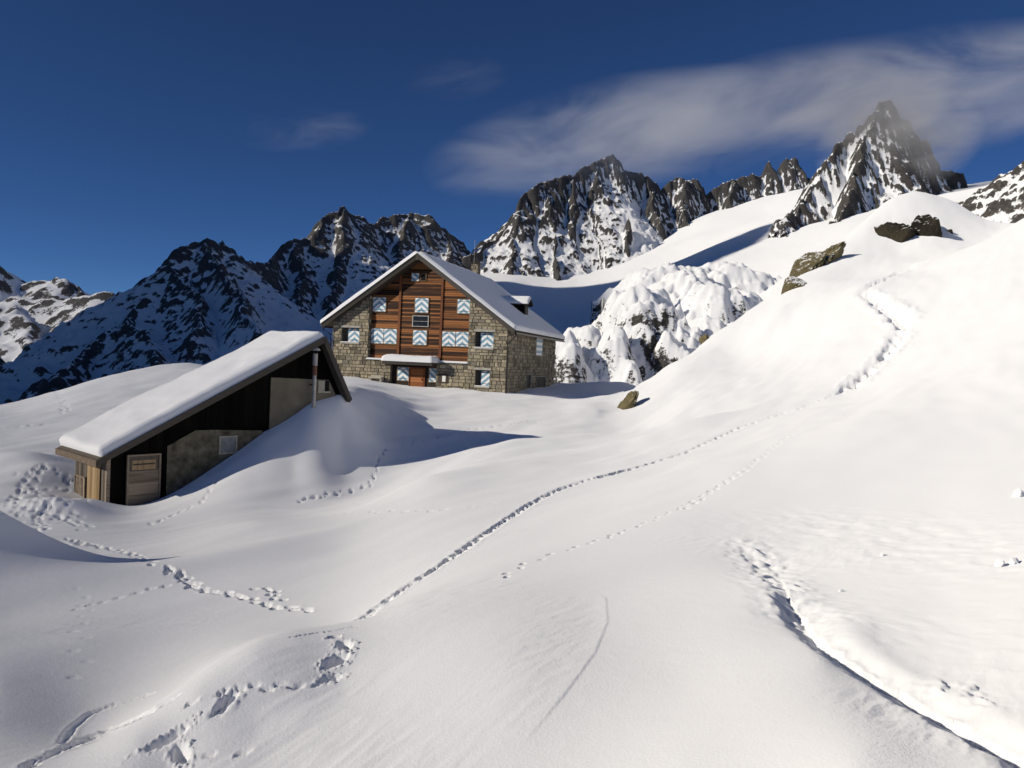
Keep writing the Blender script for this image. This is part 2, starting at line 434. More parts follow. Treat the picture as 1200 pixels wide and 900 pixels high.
def trench(pts, w, dep, seed, rim=0.35, chop=0.6, period=0.75, taper=True):
    P = path(pts)
    keepd = [0]
    for i in range(1, len(P)):
        if np.hypot(*(P[i, :2] - P[keepd[-1], :2])) > w * 0.35: keepd.append(i)
    P = P[keepd]
    if len(P) < 2: return
    I = near_idx(P, w * 4); x = GX[I]; y = GY[I]
    d, s, sd = poly_dist(P, x, y)
    k = d < w * 4
    I = (I[0][k], I[1][k]); x = x[k]; y = y[k]; d = d[k]; s = s[k]; sd = sd[k]
    wob = 1 + 0.35 * pn(s / (period * 1.3), sd * 3.3, seed) + 0.25 * pn(x / (w * .9), y / (w * .9), seed + 1)
    lat = d / (w * wob)
    tread = np.clip(0.5 + 1.3 * pn(s / (period * .55), sd * 0.9 + d / w, seed + 6), 0, 1)
    prof = 1 - sstep(0.45, 1.0, lat)
    depth = dep * prof * ((1 - chop) + chop * tread + 0.35 * pn(x / (w * .45), y / (w * .45), seed + 2))
    rimv = rim * dep * np.exp(-((lat - 1.45) / 0.38) ** 2) * (0.5 + 0.9 * np.clip(pn(x / (w * .7), y / (w * .7), seed + 3) + 0.3, 0, 1))
    L = s.max() if len(s) else 1
    e = sstep(0, w * 3, s) * sstep(0, w * 3, L - s) if taper else 1
    GZ[I] += (-depth + rimv) * e
def steps(pts, gap, off, ln, wd, dp, seed, jit=0.35):     # a walked line: single boot holes, left and right in turn
    P = path(pts); rs = np.random.default_rng(seed)
    L = np.concatenate([[0], np.cumsum(np.hypot(*np.diff(P[:, :2], axis=0).T))])
    u = 0.0; k = 0
    while u < L[-1]:
        x = np.interp(u, L, P[:, 0]); y = np.interp(u, L, P[:, 1]); x2 = np.interp(u + gap, L, P[:, 0]); y2 = np.interp(u + gap, L, P[:, 1])
        an = math.atan2(y2 - y, x2 - x) + rs.normal(0, .18); o_ = off * (1 if k % 2 else -1) * (1 + rs.normal(0, jit))
        one_hole(x - math.sin(an) * o_, y + math.cos(an) * o_, ln * rs.uniform(.8, 1.25), wd * rs.uniform(.8, 1.25), dp * rs.uniform(.65, 1.15), an, rs.uniform(0, 99))
        u += gap * rs.uniform(1 - jit, 1 + jit); k += 1
def one_hole(cx, cy_, ln, wd, dp, an, sd_):
    if math.hypot(cx + 9.75, cy_ - 12.1) < 3.3: return            # the wind mound at the left is untrodden
    I = near_idx(np.array([[cx, cy_, 0]]), ln * 2.2); x = GX[I] - cx; y = GY[I] - cy_
    u = (x * math.cos(an) + y * math.sin(an)) / ln; v = (-x * math.sin(an) + y * math.cos(an)) / wd
    nn = pn(x / wd * 1.1 + sd_, y / wd * 1.1 + sd_, 77)
    q = np.sqrt(u * u + v * v) * (1 + 0.26 * nn)
    crumb = np.clip(pn(x / wd * 2.3 + sd_, y / wd * 2.3, 78), 0, 1)
    GZ[I] += -dp * (1 - sstep(0.55, 1.05, q)) * (1 + .3 * nn) + 0.32 * dp * crumb * np.exp(-((q - 1.35) / 0.35) ** 2)
def holes(lst, seed=0):          # single boot holes: px, py, length, width, depth, heading (rad from +x)
    C = hit(np.array([h[0] for h in lst], float), np.array([h[1] for h in lst], float))
    for c, (px, py, ln, wd, dp, an) in zip(C, lst):
        one_hole(c[0], c[1], ln, wd, dp, an, px * 1.7)
MAIN = [(425,725),(470,692),(520,660),(570,625),(620,592),(650,576),(690,562),(740,550)]
trench(MAIN, 0.105, 0.04, 11, chop=0.5, period=0.42, rim=0.2)
steps(MAIN, 0.17, 0.04, 0.095, 0.05, 0.06, 11)
UP = [(700,560),(740,550),(800,532),(870,500),(940,478),(985,460)]
trench(UP, 0.14, 0.035, 12, chop=0.6, period=0.6, rim=0.2); steps(UP, 0.33, 0.06, 0.16, 0.08, 0.07, 12)
Z1 = [(985,460),(1010,445),(1030,425),(1048,402),(1060,385)]; Z2 = [(1062,386),(1050,370),(1030,354),(1010,341)]
trench(Z1, 0.50, 0.36, 13, rim=0.35, chop=0.5, period=1.0); steps(Z1, 0.7, 0.15, 0.35, 0.2, 0.16, 13)
trench(Z2, 0.58, 0.45, 14, rim=0.32, chop=0.35, period=1.2); steps(Z2, 0.7, 0.15, 0.35, 0.2, 0.15, 14)
trench([(1003,343),(1035,328),(1060,318),(1090,304)], 0.4, 0.28, 15, chop=0.4, period=1.0)
# deep boot holes on the near dune
trench([(248,846),(262,826),(275,812),(285,806)], 0.042, 0.045, 21, chop=0.3, period=0.3, rim=.25)
trench([(250,820),(262,812),(272,804)], 0.028, 0.03, 22, chop=0.2, rim=.2)
steps([(285,806),(300,808),(318,806),(340,806),(362,806),(378,800)], 0.10, 0.018, 0.045, 0.022, 0.022, 23)
holes([(197,866,0.13,0.040,0.075,0.9),(212,884,0.10,0.040,0.075,2.2),(224,825,0.045,0.022,0.028,0.6),
       (388,797,0.075,0.042,0.07,0.7),(394,776,0.12,0.055,0.085,1.2),(404,757,0.10,0.055,0.085,1.9),(392,747,0.06,0.03,0.045,0.6),
       (246,885,0.04,0.018,0.015,0.2),(285,884,0.05,0.02,0.02,0.5)])
trench([(335,748),(360,744),(395,739),(420,733)], 0.02, 0.010, 24, chop=0.2)
LOW = [(30,900),(60,885),(100,868),(140,850),(175,836),(200,822)]
trench(LOW, 0.06, 0.02, 31, chop=0.5, period=0.35, rim=.2); steps(LOW, 0.16, 0.028, 0.08, 0.034, 0.032, 31)
trench([(72,872),(85,855),(105,838),(140,824),(185,812)], 0.03, 0.016, 32, chop=0.3, rim=.2)
for k_, (pts, gp, of, ln, wd, dp) in enumerate((
  ([(80,632),(110,640),(150,648),(190,664),(215,680),(232,692)], .26, .05, .11, .055, .05),
  ([(205,668),(225,684),(240,694),(265,695),(290,702),(320,712),(372,716)], .20, .045, .10, .05, .055),
  ([(300,690),(318,692),(322,700),(330,706)], .16, .04, .08, .045, .05),
  ([(215,682),(180,690),(130,704),(80,716)], .30, .04, .09, .045, .025),
  ([(175,615),(205,603),(235,590),(252,565),(268,540)], .3, .05, .13, .06, .04),
  ([(350,588),(385,580),(415,576),(435,568),(442,548),(440,535)], .36, .07, .12, .07, .06),
  ([(445,530),(480,520),(540,506),(620,494),(650,500)], .5, .07, .14, .08, .045),
  ([(590,676),(615,662),(640,652),(700,634),(760,612),(810,590)], .26, .03, .07, .03, .022),
  ([(800,596),(840,572),(880,546),(912,520),(950,492)], .32, .04, .10, .045, .035),
  ([(380,604),(440,600),(520,598),(580,590)], .55, .05, .10, .06, .025),
  ([(18,585),(30,572),(40,558),(50,545),(62,552),(80,560),(100,570)], .32, .12, .16, .09, .06),
  ([(14,590),(26,576),(38,560),(48,548)], .34, .14, .16, .09, .055),
  ([(20,598),(50,596),(75,606),(100,618)], .3, .13, .16, .09, .05),
  ([(40,606),(70,600),(100,606)], .36, .15, .15, .08, .04),
  ([(62,637),(85,636),(120,641)], .26, .07, .12, .06, .05),
  ([(40,598),(45,612),(52,625)], .26, .08, .13, .07, .05),
  ([(0,500),(30,500),(60,496)], .6, .1, .2, .12, .06),
  ([(66,455),(75,470),(78,485)], .7, .12, .25, .14, .06),
  ([(95,690),(100,720),(92,745),(97,780),(90,800)], .45, .05, .07, .05, .007))):
    steps(pts, gp, of, ln, wd, dp, 40 + k_)
trench([(215,680),(240,694),(265,695),(290,702)], 0.06, 0.022, 42, chop=0.6, period=0.4, rim=.2)
_P = path([(690,690),(712,702),(714,730),(700,765),(672,805),(640,845),(598,892)])
I = near_idx(_P, 1.2); x = GX[I]; y = GY[I]
d, s, sd = poly_dist(_P[::3], x, y)
e_ = sstep(0, .4, s) * sstep(0, .5, s.max() - s) * (d < 1.0)
rip = ridged((x * .6 + y * .8) / .5, (-x * .8 + y * .6) / .11, 3, 92) - .6
GZ[I] += e_ * (sd < 0) * sstep(0, .02, d) * (.0045 * np.exp(-d / .12) + .006 * rip * np.exp(-((d - .35) / .3) ** 2))
# trampled snow by the shed
_rng = np.random.default_rng(5)
tr = [(x, y, 0.14, 0.08, 0.04, a) for x, y, a in zip(_rng.normal(55, 28, 90), _rng.normal(592, 15, 90), _rng.uniform(0, 6, 90)) if y > 552 and x < 118 and y < 628 and x > 0]
holes(tr)
# broken crust along the wind-scoop at the right and lumps below the right slope
def crust(pts, w, amp, seed, sc):
    P = path(pts); I = near_idx(P, w * 3); x = GX[I]; y = GY[I]
    d, s, sd = poly_dist(P[::3] if len(P) > 40 else P, x, y)
    k = np.exp(-(d / w) ** 2)
    c = pn(x / sc, y / sc, seed); c2 = pn(x / sc * 2.3, y / sc * 2.3, seed + 4)
    GZ[I] += amp * k * (np.clip(c * 2.2, -0.5, 0.8) + 0.4 * c2)
crust([(880,640),(900,668),(925,700),(945,728)], 0.3, 0.028, 81, 0.16)
crust([(935,722),(985,768),(1030,795),(1080,820)], 0.12, 0.012, 82, 0.09)
crust([(1095,815),(1130,805),(1150,830)], 0.1, 0.015, 83, 0.08)
crust([(1000,620),(1080,640),(1180,650)], 1.4, 0.018, 84, 0.30)
crust([(1000,720),(1100,740),(1200,760)], 0.8, 0.006, 87, 0.2)
# step of the scoop: the dune side ends in a small steep bank
_P = path([(905,660),(935,715),(960,745),(1000,776),(1050,806),(1100,832),(1150,856),(1200,882),(1260,915)])
I = near_idx(_P, 1.2); x = GX[I]; y = GY[I]
d, s, sd = poly_dist(_P[::4], x, y)
side = d * sd                                    # > 0 : left of the line (the dune)
grow = sstep(0.5, 3.4, s)
GZ[I] += grow * (0.06 * np.exp(-(np.clip(side, 0, 9) / 0.30) ** 2) * (side > 0) - 0.085 * np.exp(-(side / 0.12) ** 2) * (1 + 0.3 * pn(x / .2, y / .2, 5)) )
near = grid_mesh('snow_slope', GX, GY, GZ, M_SNOW)
tag(near, 'wind-shaped snow slope crossed by boot tracks in front of the hut', kind='structure')

# ------------------------------------------------------------------ valley and glacier floor beyond the plateau
MID = [(-300,560,300),(-300,520,700),(-300,470,1600),(-300,440,3500),
 (0,520,260),(0,500,420),(0,480,900),(0,455,1700),(0,420,3500),(200,520,200),(200,470,320),(200,440,480),(200,430,900),(200,420,3500),
 (330,500,200),(330,440,330),(330,405,480),(320,390,640),(400,500,200),(400,425,380),(400,395,560),(400,370,760),(400,380,1500),
 (500,500,190),(480,420,400),(480,390,620),(500,352,800),(500,335,1000),(560,338,820),(560,318,1000),(560,400,450),(620,440,260),(620,400,430),(600,335,850),(600,318,1000),(600,302,1200),(600,320,1700),
 (660,490,170),(660,430,330),(650,380,520),(650,350,780),(650,330,960),(650,312,1200),(700,345,800),(700,325,980),(700,302,1200),(700,380,480),(740,333,800),(740,310,1000),(740,290,1220),(740,360,520),(800,300,900),(800,276,1100),(800,258,1280),(850,272,980),(850,246,1220),(900,250,1050),(900,230,1270),(940,230,1110),(980,216,1200),
 (760,500,150),(760,470,220),(780,330,500),(850,320,430),(900,290,520),(900,262,760),(860,360,330),(820,420,240),(950,280,480),(1000,260,460),(1000,240,800),
 (900,420,200),(1000,400,180),(1100,340,200),(1100,250,460),(1150,245,330),(1200,250,260),(1300,240,230),(1200,220,500),(1200,300,190),(1400,240,230),(1400,300,150),
 (700,320,1700),(900,260,1700),(1100,230,1200),(1300,200,1000),(600,400,3500),(900,380,3500),(1200,380,3500),(1500,380,3500),
]
MA = np.array(MID, float); MP = at(MA[:, 0], MA[:, 1], MA[:, 2])
_t2 = np.arctan2(MP[:, 0], MP[:, 1]); _r2 = np.hypot(MP[:, 0], MP[:, 1])
_tm = TPS(_t2 * 2.6, np.log(_r2), MP[:, 2] / _r2, 2e-3)
# rounded, snow-plastered rock humps below the glacier: pixel x, y of the top, distance, radii in metres, height, steepness
HUMPS = [(668,392,225,7,9,17,3),(650,395,228,6,8,15,3),(690,384,245,6,9,14,3),
         (722,388,228,8,9,18,3.2),(745,384,240,8,9,17,3),(768,356,250,11,12,26,3),(760,338,285,13,12,22,2.6),(800,372,246,8,9,20,3),(790,392,236,6,7,14,3),
         (838,334,290,14,12,20,2.6),(812,316,330,13,11,12,2.4),(780,312,350,15,14,11,2.4),(868,340,300,12,10,14,2.6),(850,306,360,16,12,10,2.2),(742,340,300,9,10,14,2.8),(830,372,262,8,8,12,2.8)]
def mid_height(x, y):
    th = np.arctan2(x, y); r = np.hypot(x, y)
    z = _tm(np.clip(th, R(-55), R(55)) * 2.6, np.log(np.maximum(r, 60))) * r
    wx = x + 11.0 * fbm(x / 16, y / 16, 4, 31, gain=.5); wy = y + 11.0 * fbm(x / 16, y / 16, 4, 32, gain=.5)
    zb = z
    for (px, py, D, rx, ry, h, e) in HUMPS:
        c = at(px, py, D)
        q = np.sqrt(((wx - c[0]) / rx) ** 2 + ((wy - c[1]) / ry) ** 2)
        zz = c[2] + 0.6 - h * 0.55 * np.maximum(q, 0.0) ** (e * 0.62)
        z = np.maximum(z, np.where(zz > c[2] - h * 1.6, zz, -1e9))
    bump = z > zb + 0.1
    z = z + np.where(bump, 3.2 * fbm(x / 11.0, y / 11.0, 5, 33, gain=.55) + 2.2 * (ridged(x / 8, y / 8, 4, 36) - .7) + 0.7 * (np.abs(pn(x / 3.1, y / 3.1, 41)) - .25), 0) + 1.6 * fbm(x / 45, y / 45, 4, 34) * sstep(150, 320, r) + 5 * fbm(x / 160, y / 160, 3, 35) * sstep(400, 900, r)
    return z
_c3 = 38 + np.cumsum(np.linspace(.3, 2, 20)); _c3 = _c3[_c3 < 62]
xs = np.radians(np.concatenate([-_c3[::-1], np.arange(-38, 38.01, 0.10), _c3])); rg = [115.0]
while rg[-1] < 6500: rg.append(rg[-1] * (1.0026 if 205 < rg[-1] < 385 else 1.012 if rg[-1] < 1300 else 1.04))
T3, R3 = np.meshgrid(xs, np.array(rg)); X3 = R3 * np.sin(T3); Y3 = R3 * np.cos(T3)
Z3 = mid_height(X3, Y3)
def slope_nz(X, Y, Z):
    du = np.stack([np.gradient(X, axis=1), np.gradient(Y, axis=1), np.gradient(Z, axis=1)], -1)
    dv = np.stack([np.gradient(X, axis=0), np.gradient(Y, axis=0), np.gradient(Z, axis=0)], -1)
    n = np.cross(du, dv); n /= np.linalg.norm(n, axis=-1, keepdims=True) + 1e-9
    return np.abs(n[..., 2])
nz3 = slope_nz(X3, Y3, Z3)
rock3 = 0.52 * sstep(0.44, 0.20, nz3) + 0.18 * pn(X3 / 12, Y3 / 12, 40)
for (px, py, D, rad, am) in ((768,415,240,9,0.36),(850,378,270,6,0.5),(735,425,232,4,0.1)):
    c = at(px, py, D); rock3 = rock3 + am * np.exp(-((X3 - c[0]) ** 2 + (Y3 - c[1]) ** 2) / rad ** 2)
rock3 = rock3 * sstep(900, 700, R3) + 0.05
M_MID = mountain_material('glacier_and_rock', rock=(0.05, 0.046, 0.043), scale=0.11)
mid = grid_mesh('glacier_floor', X3, Y3, Z3, M_MID, attrs={'rock': rock3})
tag(mid, 'snow-filled valley and humped glacier edge below the peaks', kind='structure')

# ------------------------------------------------------------------ mountains grown from their ridge lines
def mountain(name, label, ridges, xr, yr, res, mat, seed, warp=(14, 60), flute=(9, 20, 110), rough=(6, 30), ledge=(0, 10), rocklim=(0.82, 0.5), rb=0.0, basin=None, crest=(5, 14), snowy=(), world_pts=False, top=(0, 50)):
    xs = np.arange(xr[0], xr[1] + res, res); ys = np.arange(yr[0], yr[1] + res, res)
    X, Y = np.meshgrid(xs, ys)
    A, L = warp
    wx = X + A * fbm(X / L, Y / L, 4, seed); wy = Y + A * fbm(X / L, Y / L, 4, seed + 1)
    Z = np.full(X.shape, -1e9); S = np.zeros(X.shape); DD = np.full(X.shape, 1e3); s0 = 0.0
    for (pts, s1, s2, d0) in ridges:
        p = np.array(pts, float); P = p if world_pts else at(p[:, 0], p[:, 1], p[:, 2])
        Lc = np.concatenate([[0], np.cumsum(np.linalg.norm(np.diff(P[:, :2], axis=0), axis=1))])
        k = max(2, int(Lc[-1] / (res * 2.5)))
        u = np.linspace(0, Lc[-1], k)
        Q = np.stack([np.interp(u, Lc, P[:, i]) for i in range(3)], 1)
        Q[:, 2] += crest[0] * (ridged(u / crest[1] + s0, u * 0 + seed, 5, seed + 5, gain=0.6) - 0.55)
        Q[:, 0] += 0.4 * crest[0] * pn(u / crest[1], u * 0 + 3.3, seed + 6); Q[:, 1] += 0.4 * crest[0] * pn(u / crest[1], u * 0 + 9.3, seed + 6)
        for i in range(k - 1):
            ax, ay, az = Q[i]; bx_, by_, bz = Q[i + 1]; ex, ey = bx_ - ax, by_ - ay; l2 = ex * ex + ey * ey + 1e-9
            t = np.clip(((wx - ax) * ex + (wy - ay) * ey) / l2, 0, 1)
            d = np.hypot(wx - ax - t * ex, wy - ay - t * ey)
            z = az + t * (bz - az) - (s2 * d + (s1 - s2) * d0 * (1 - np.exp(-d / d0)))
            m_ = z > Z
            Z = np.where(m_, z, Z); S = np.where(m_, s0 + u[i] + t * math.sqrt(l2), S); DD = np.where(m_, d, DD)
        s0 += Lc[-1] + 137.0
    fa, fl, fd = flute
    near_c = sstep(0, fl * 0.7, DD)
    Z = Z + fa * near_c * (ridged(S / fl, DD / fd, 4, seed + 7) - 0.75)
    Z = Z + rough[0] * (0.55 + 0.45 * near_c) * fbm(X / rough[1], Y / rough[1], 5, seed + 8, gain=0.55)
    if ledge[0]:
        ph = Z / ledge[1] + 2.2 * fbm(X / 45, Y / 45, 4, seed + 9) + 0.10 * X / ledge[1]
        Z = Z + ledge[0] * np.sin(2 * np.pi * ph) / (2 * np.pi) * ledge[1] * 0.8
    nz = slope_nz(X, Y, Z)
    rock = sstep(rocklim[0], rocklim[1], nz) * 0.72 + rb + 0.25 * fbm(X / 35, Y / 35, 4, seed + 11) + top[0] * np.exp(-DD / top[1])
    for (px, py, D, rad, am) in snowy:
        c = at(px, py, D); rock = rock + am * np.exp(-((X - c[0]) ** 2 + (Y - c[1]) ** 2) / rad ** 2)
    # snow lies in hollows and gullies, rock stands out on ribs
    def blur(A_, k):
        for ax in (0, 1):
            c_ = np.cumsum(np.pad(A_, [(k + 1, k) if q == ax else (0, 0) for q in (0, 1)], mode='edge'), axis=ax)
            A_ = (np.take(c_, np.arange(2 * k + 1, c_.shape[ax]), axis=ax) - np.take(c_, np.arange(0, c_.shape[ax] - 2 * k - 1), axis=ax)) / (2 * k + 1)
        return A_
    steep = sstep(0.92, 0.7, nz)
    for kk_, am in ((2, 0.30), (6, 0.22)):
        cv = Z - blur(Z, kk_); rock = rock + steep * am * np.clip(cv / (0.35 * kk_ * res), -1, 1)
    base = mid_height(X, Y)
    if basin is not None: base = np.maximum(base, basin)
    keep = Z > base - 6
    o = grid_mesh(name, X, Y, np.maximum(Z, base - 12), mat, keep=keep, attrs={'rock': rock})
    return tag(o, label, kind='structure')

M_ROCK_A = mountain_material('ridge_rock', rock=(0.095, 0.090, 0.086), rock2=(0.20, 0.185, 0.165), scale=0.095)
M_ROCK_B = mountain_material('peak_rock', rock=(0.074, 0.070, 0.068), rock2=(0.18, 0.165, 0.15), scale=0.075, strata=0.6)
M_ROCK_C = mountain_material('spire_rock', rock=(0.074, 0.068, 0.064), rock2=(0.19, 0.168, 0.145), scale=0.10, strata=0.7)
M_ROCK_F = mountain_material('far_rock', rock=(0.09, 0.085, 0.085), rock2=(0.17, 0.15, 0.14), scale=0.022)

mountain('rocky_ridge', 'dark rocky ridge with two blunt summits left of the hut', [
  ([(-120,560,250),(-40,505,320),(0,480,370),(40,455,420),(90,418,480),(130,388,530),(160,362,570),(185,335,605),(202,314,625),(210,292,640),(222,284,650),(245,280,660),(262,283,672),(276,299,690),(292,307,710)], 1.3, 0.45, 38),
  ([(292,307,710),(310,309,760),(326,296,810),(345,280,840),(352,278,850),(362,280,860),(374,262,880),(384,250,900),(402,241,920),(416,250,935),(440,263,955),(455,253,985),(480,249,1005),(500,252,1015),(520,267,1025),(535,278,1040),(552,296,1060),(570,312,1080)], 1.7, 0.45, 55),
  ([(240,284,655),(262,318,610),(285,352,560),(300,385,500)], 1.6, 0.65, 25),
  ([(205,312,625),(225,345,570),(235,385,500)], 1.4, 0.65, 22),
  ([(150,370,550),(175,400,490),(190,425,430)], 1.2, 0.6, 18),
  ([(402,242,918),(400,290,860),(395,330,800),(385,362,740)], 1.6, 0.65, 30),
  ([(350,282,845),(355,320,790),(350,350,730)], 1.5, 0.65, 25),
  ([(480,250,1003),(470,290,940),(455,330,870)], 1.6, 0.65, 30),
  ([(525,272,1025),(525,310,960),(530,335,900)], 1.5, 0.65, 28),
 ], (-330, 30), (240, 1150), 1.4, M_ROCK_A, 100, warp=(10, 42), flute=(7, 14, 80), rough=(6.5, 15), ledge=(0.4, 9), rocklim=(0.84, 0.56), rb=-0.235, crest=(6, 13), top=(0.34, 55),
 snowy=((310,345,700,22,-0.5),(330,400,520,60,-0.7),(370,395,620,55,-0.6),(430,385,740,55,-0.4),(210,430,430,30,-0.35),(120,430,460,30,-0.2),(250,365,590,14,-0.3)))

mountain('jagged_peak', 'long jagged snow-streaked peak rising behind the hut', [
  ([(540,303,990),(562,292,1010),(576,282,1030),(590,262,1050),(605,240,1070),(620,221,1095),(640,211,1120),(670,204,1155),(690,196,1180),(704,184,1200),(716,181,1210),(724,186,1215),(729,199,1220),(742,203,1230),(757,205,1240),(768,214,1248),(776,223,1255),(788,212,1262),(800,206,1270),(815,210,1278),(828,227,1285),(842,218,1292),(860,210,1300),(880,203,1310),(893,210,1318),(898,193,1322),(903,189,1325),(910,203,1328),(922,188,1332),(932,183,1336),(940,188,1340),(948,206,1345),(960,214,1350),(1000,220,1360)], 2.4, 0.85, 60),
  ([(704,188,1195),(694,232,1140),(684,280,1080),(680,310,1030)], 2.2, 0.9, 22),
  ([(672,206,1152),(672,245,1100),(668,285,1050)], 2.2, 0.9, 20),
  ([(640,213,1118),(648,260,1065),(652,300,1015),(656,335,945)], 2.2, 0.95, 18),
  ([(605,242,1068),(604,280,1020),(598,312,965)], 1.8, 0.9, 22),
  ([(735,256,1085),(734,268,1075),(736,292,1048)], 3.6, 1.7, 16),
  ([(757,206,1238),(768,240,1190),(772,262,1150)], 2.2, 0.9, 22),
  ([(800,207,1268),(802,236,1220),(806,262,1170)], 2.4, 1.0, 22),
  ([(860,211,1298),(858,232,1250)], 2.2, 1.0, 20),
 ], (-100, 620), (850, 1440), 1.5, M_ROCK_B, 200, warp=(12, 40), flute=(19, 17, 170), rough=(7.5, 17), ledge=(0.2, 11), rocklim=(0.78, 0.46), rb=-0.12, crest=(9, 18), top=(0.22, 80),
 snowy=((746,225,1170,22,-0.7),(750,262,1110,28,-0.7),(758,290,1060,30,-0.6),(735,288,1060,15,0.4),(600,300,1000,36,-0.25),(700,205,1185,12,-0.3)))

mountain('rock_spire', 'steep pyramid spire with cloud about its tip', [
  ([(885,300,520),(900,285,555),(912,262,590),(930,246,620),(945,226,640),(962,193,660),(985,165,680),(1010,141,690),(1028,121,699),(1039,115,702),(1048,128,706),(1064,150,711),(1076,166,718),(1084,166,722),(1092,170,724),(1100,186,728),(1108,200,732),(1120,200,738),(1128,214,745),(1136,232,755),(1150,250,770)], 2.5, 0.95, 60),
  ([(1032,119,700),(1012,165,668),(1000,205,635),(990,238,600),(975,262,560)], 2.4, 1.05, 30),
  ([(1086,168,722),(1072,215,680),(1060,250,630)], 2.3, 1.05, 26),
  ([(925,250,615),(915,275,560),(905,292,520)], 1.7, 0.95, 16),
 ], (190, 560), (470, 860), 1.3, M_ROCK_C, 300, warp=(10, 34), flute=(10, 12, 100), rough=(6.5, 14), ledge=(0.3, 8), rocklim=(0.76, 0.44), rb=-0.07, crest=(7, 11), top=(0.06, 60),
 snowy=((972,200,652,40,-0.5),(1015,150,685,16,-0.3),(1050,195,700,40,0.3),(1020,240,620,40,0.3)))

mountain('rocky_shoulder', 'rock-specked snow shoulder at the right edge', [
  ([(1100,275,330),(1128,246,310),(1145,226,300),(1165,212,292),(1185,203,284),(1200,191,276),(1260,165,262),(1340,150,250),(1420,150,245)], 1.0, 0.75, 20),
 ], (120, 300), (150, 420), 1.2, M_ROCK_C, 400, warp=(6, 26), flute=(3, 9, 40), rough=(3, 9), ledge=(0.5, 4), rocklim=(0.86, 0.62), rb=0.0, crest=(2.5, 9))

mountain('distant_range', 'distant blue-shadowed snow range at the left edge', [
  ([(-160,320,2500),(-60,352,2500),(0,353,2500),(15,346,2500),(40,351,2500),(62,350,2500),(95,346,2500),(112,345,2500),(130,343,2520),(146,350,2540),(160,342,2560),(190,330,2600),(230,325,2650),(320,320,2700),(420,320,2700)], 0.95, 0.5, 120),
  ([(-200,270,3600),(-60,280,3600),(-12,300,3600),(0,311,3600),(12,328,3600),(28,332,3600),(45,328,3600),(62,324,3600),(80,330,3600),(98,344,3600),(125,352,3600),(150,352,3600),(200,350,3600),(300,345,3600)], 1.0, 0.55, 150),
  ([(15,348,2495),(30,390,2250),(40,430,2000)], 0.9, 0.55, 60),
  ([(95,348,2495),(105,390,2300),(110,430,2050)], 0.9, 0.55, 60),
 ], (-3000, -250), (1500, 3900), 11, M_ROCK_F, 500, warp=(60, 260), flute=(28, 60, 400), rough=(22, 80), ledge=(0, 60), rocklim=(0.86, 0.66), rb=-0.04, crest=(26, 90))
_sd = np.array(SUN_DIR)
_shade_crest = [np.array(q, float) + _sd * t for q, t in (((10, 235, -6), 1420), ((27, 300, 14), 1400), ((80, 450, 75), 1350), ((200, 720, 172), 1300), ((120, 860, 150), 1250))]  # crest points set sunward of the wanted shadow edge
mountain('shading_mountain', 'unseen snowy mountainside added on the left to shade the basin behind the hut', [  # out-of-view mountain, added to cast shade over the basin floor
  ([_shade_crest[0] + np.array([-20, -60, -90])] + _shade_crest, 1.5, 1.05, 80),
 ], (-2100, -500), (-1000, 1000), 14, M_ROCK_F, 600, warp=(15, 120), flute=(14, 60, 250), rough=(12, 70), rocklim=(0.80, 0.6), crest=(3, 60), world_pts=True)

# ------------------------------------------------------------------ building materials
M_STONE = stone_mat('granite_blocks', [(0.13, 0.115, 0.088), (0.27, 0.237, 0.17), (0.38, 0.33, 0.235), (0.21, 0.19, 0.15), (0.47, 0.41, 0.30)])
M_MORTAR = plain('mortar', (0.11, 0.10, 0.085), 0.9, bump=0.02)
M_PLANK = wood('weathered_larch', (0.030, 0.011, 0.005), (0.31, 0.125, 0.040), rnd=0.9)
M_POST = wood('larch_post', (0.10, 0.035, 0.016), (0.25, 0.095, 0.04), axis='z')
M_DARKWOOD = wood('dark_stained_timber', (0.030, 0.022, 0.018), (0.075, 0.055, 0.043))
M_DOOR = wood('door_timber', (0.16, 0.055, 0.02), (0.40, 0.16, 0.06), axis='x')
M_FASCIA = wood('grey_fascia', (0.030, 0.026, 0.022), (0.075, 0.065, 0.055))
M_SIDE = [stripe_mat('shutter_stripes_rising', -1.0), stripe_mat('shutter_stripes_falling', 1.0)]
M_METAL = plain('dark_sheet_metal', (0.035, 0.033, 0.032), 0.45, 0.6)
M_FRAME = wood('window_frame_timber', (0.12, 0.075, 0.04), (0.24, 0.16, 0.09), axis='z')
M_SILL = plain('cut_stone_sill', (0.36, 0.34, 0.30), 0.85, bump=0.01)
M_WHITE = plain('white_paper', (0.75, 0.75, 0.73), 0.6, var=0.05)
M_GLASS = plain('dark_glass', (0.008, 0.009, 0.010), 0.55, var=0.1); M_GLASS.node_tree.nodes['Principled BSDF'].inputs['Specular IOR Level'].default_value = 0.08
M_PANEL = plain('solar_cells', (0.016, 0.018, 0.024), 0.25, var=0.3, scale=3)
M_ALU = plain('aluminium', (0.45, 0.43, 0.38), 0.4, 0.7)
M_TAR = wood('black_tarred_timber', (0.002, 0.0018, 0.0016), (0.007, 0.006, 0.005), axis='z', spec=0.03)
M_PLASTER = plain('grey_brown_plaster', (0.17, 0.152, 0.115), 0.9, var=0.22, scale=1.2, bump=0.01)
M_OLDPLASTER = plain('patched_masonry', (0.13, 0.118, 0.085), 0.95, var=0.6, scale=3.0, bump=0.03)
M_BLEACHED = wood('bleached_timber', (0.10, 0.075, 0.055), (0.32, 0.26, 0.20))
M_SUNWOOD = wood('sun_browned_timber', (0.16, 0.105, 0.055), (0.40, 0.29, 0.165), axis='z')
M_GREYBOARD = wood('grey_boards', (0.05, 0.042, 0.035), (0.13, 0.11, 0.09), axis='z')
M_CONCRETE = plain('pale_concrete', (0.42, 0.39, 0.32), 0.9, bump=0.01)
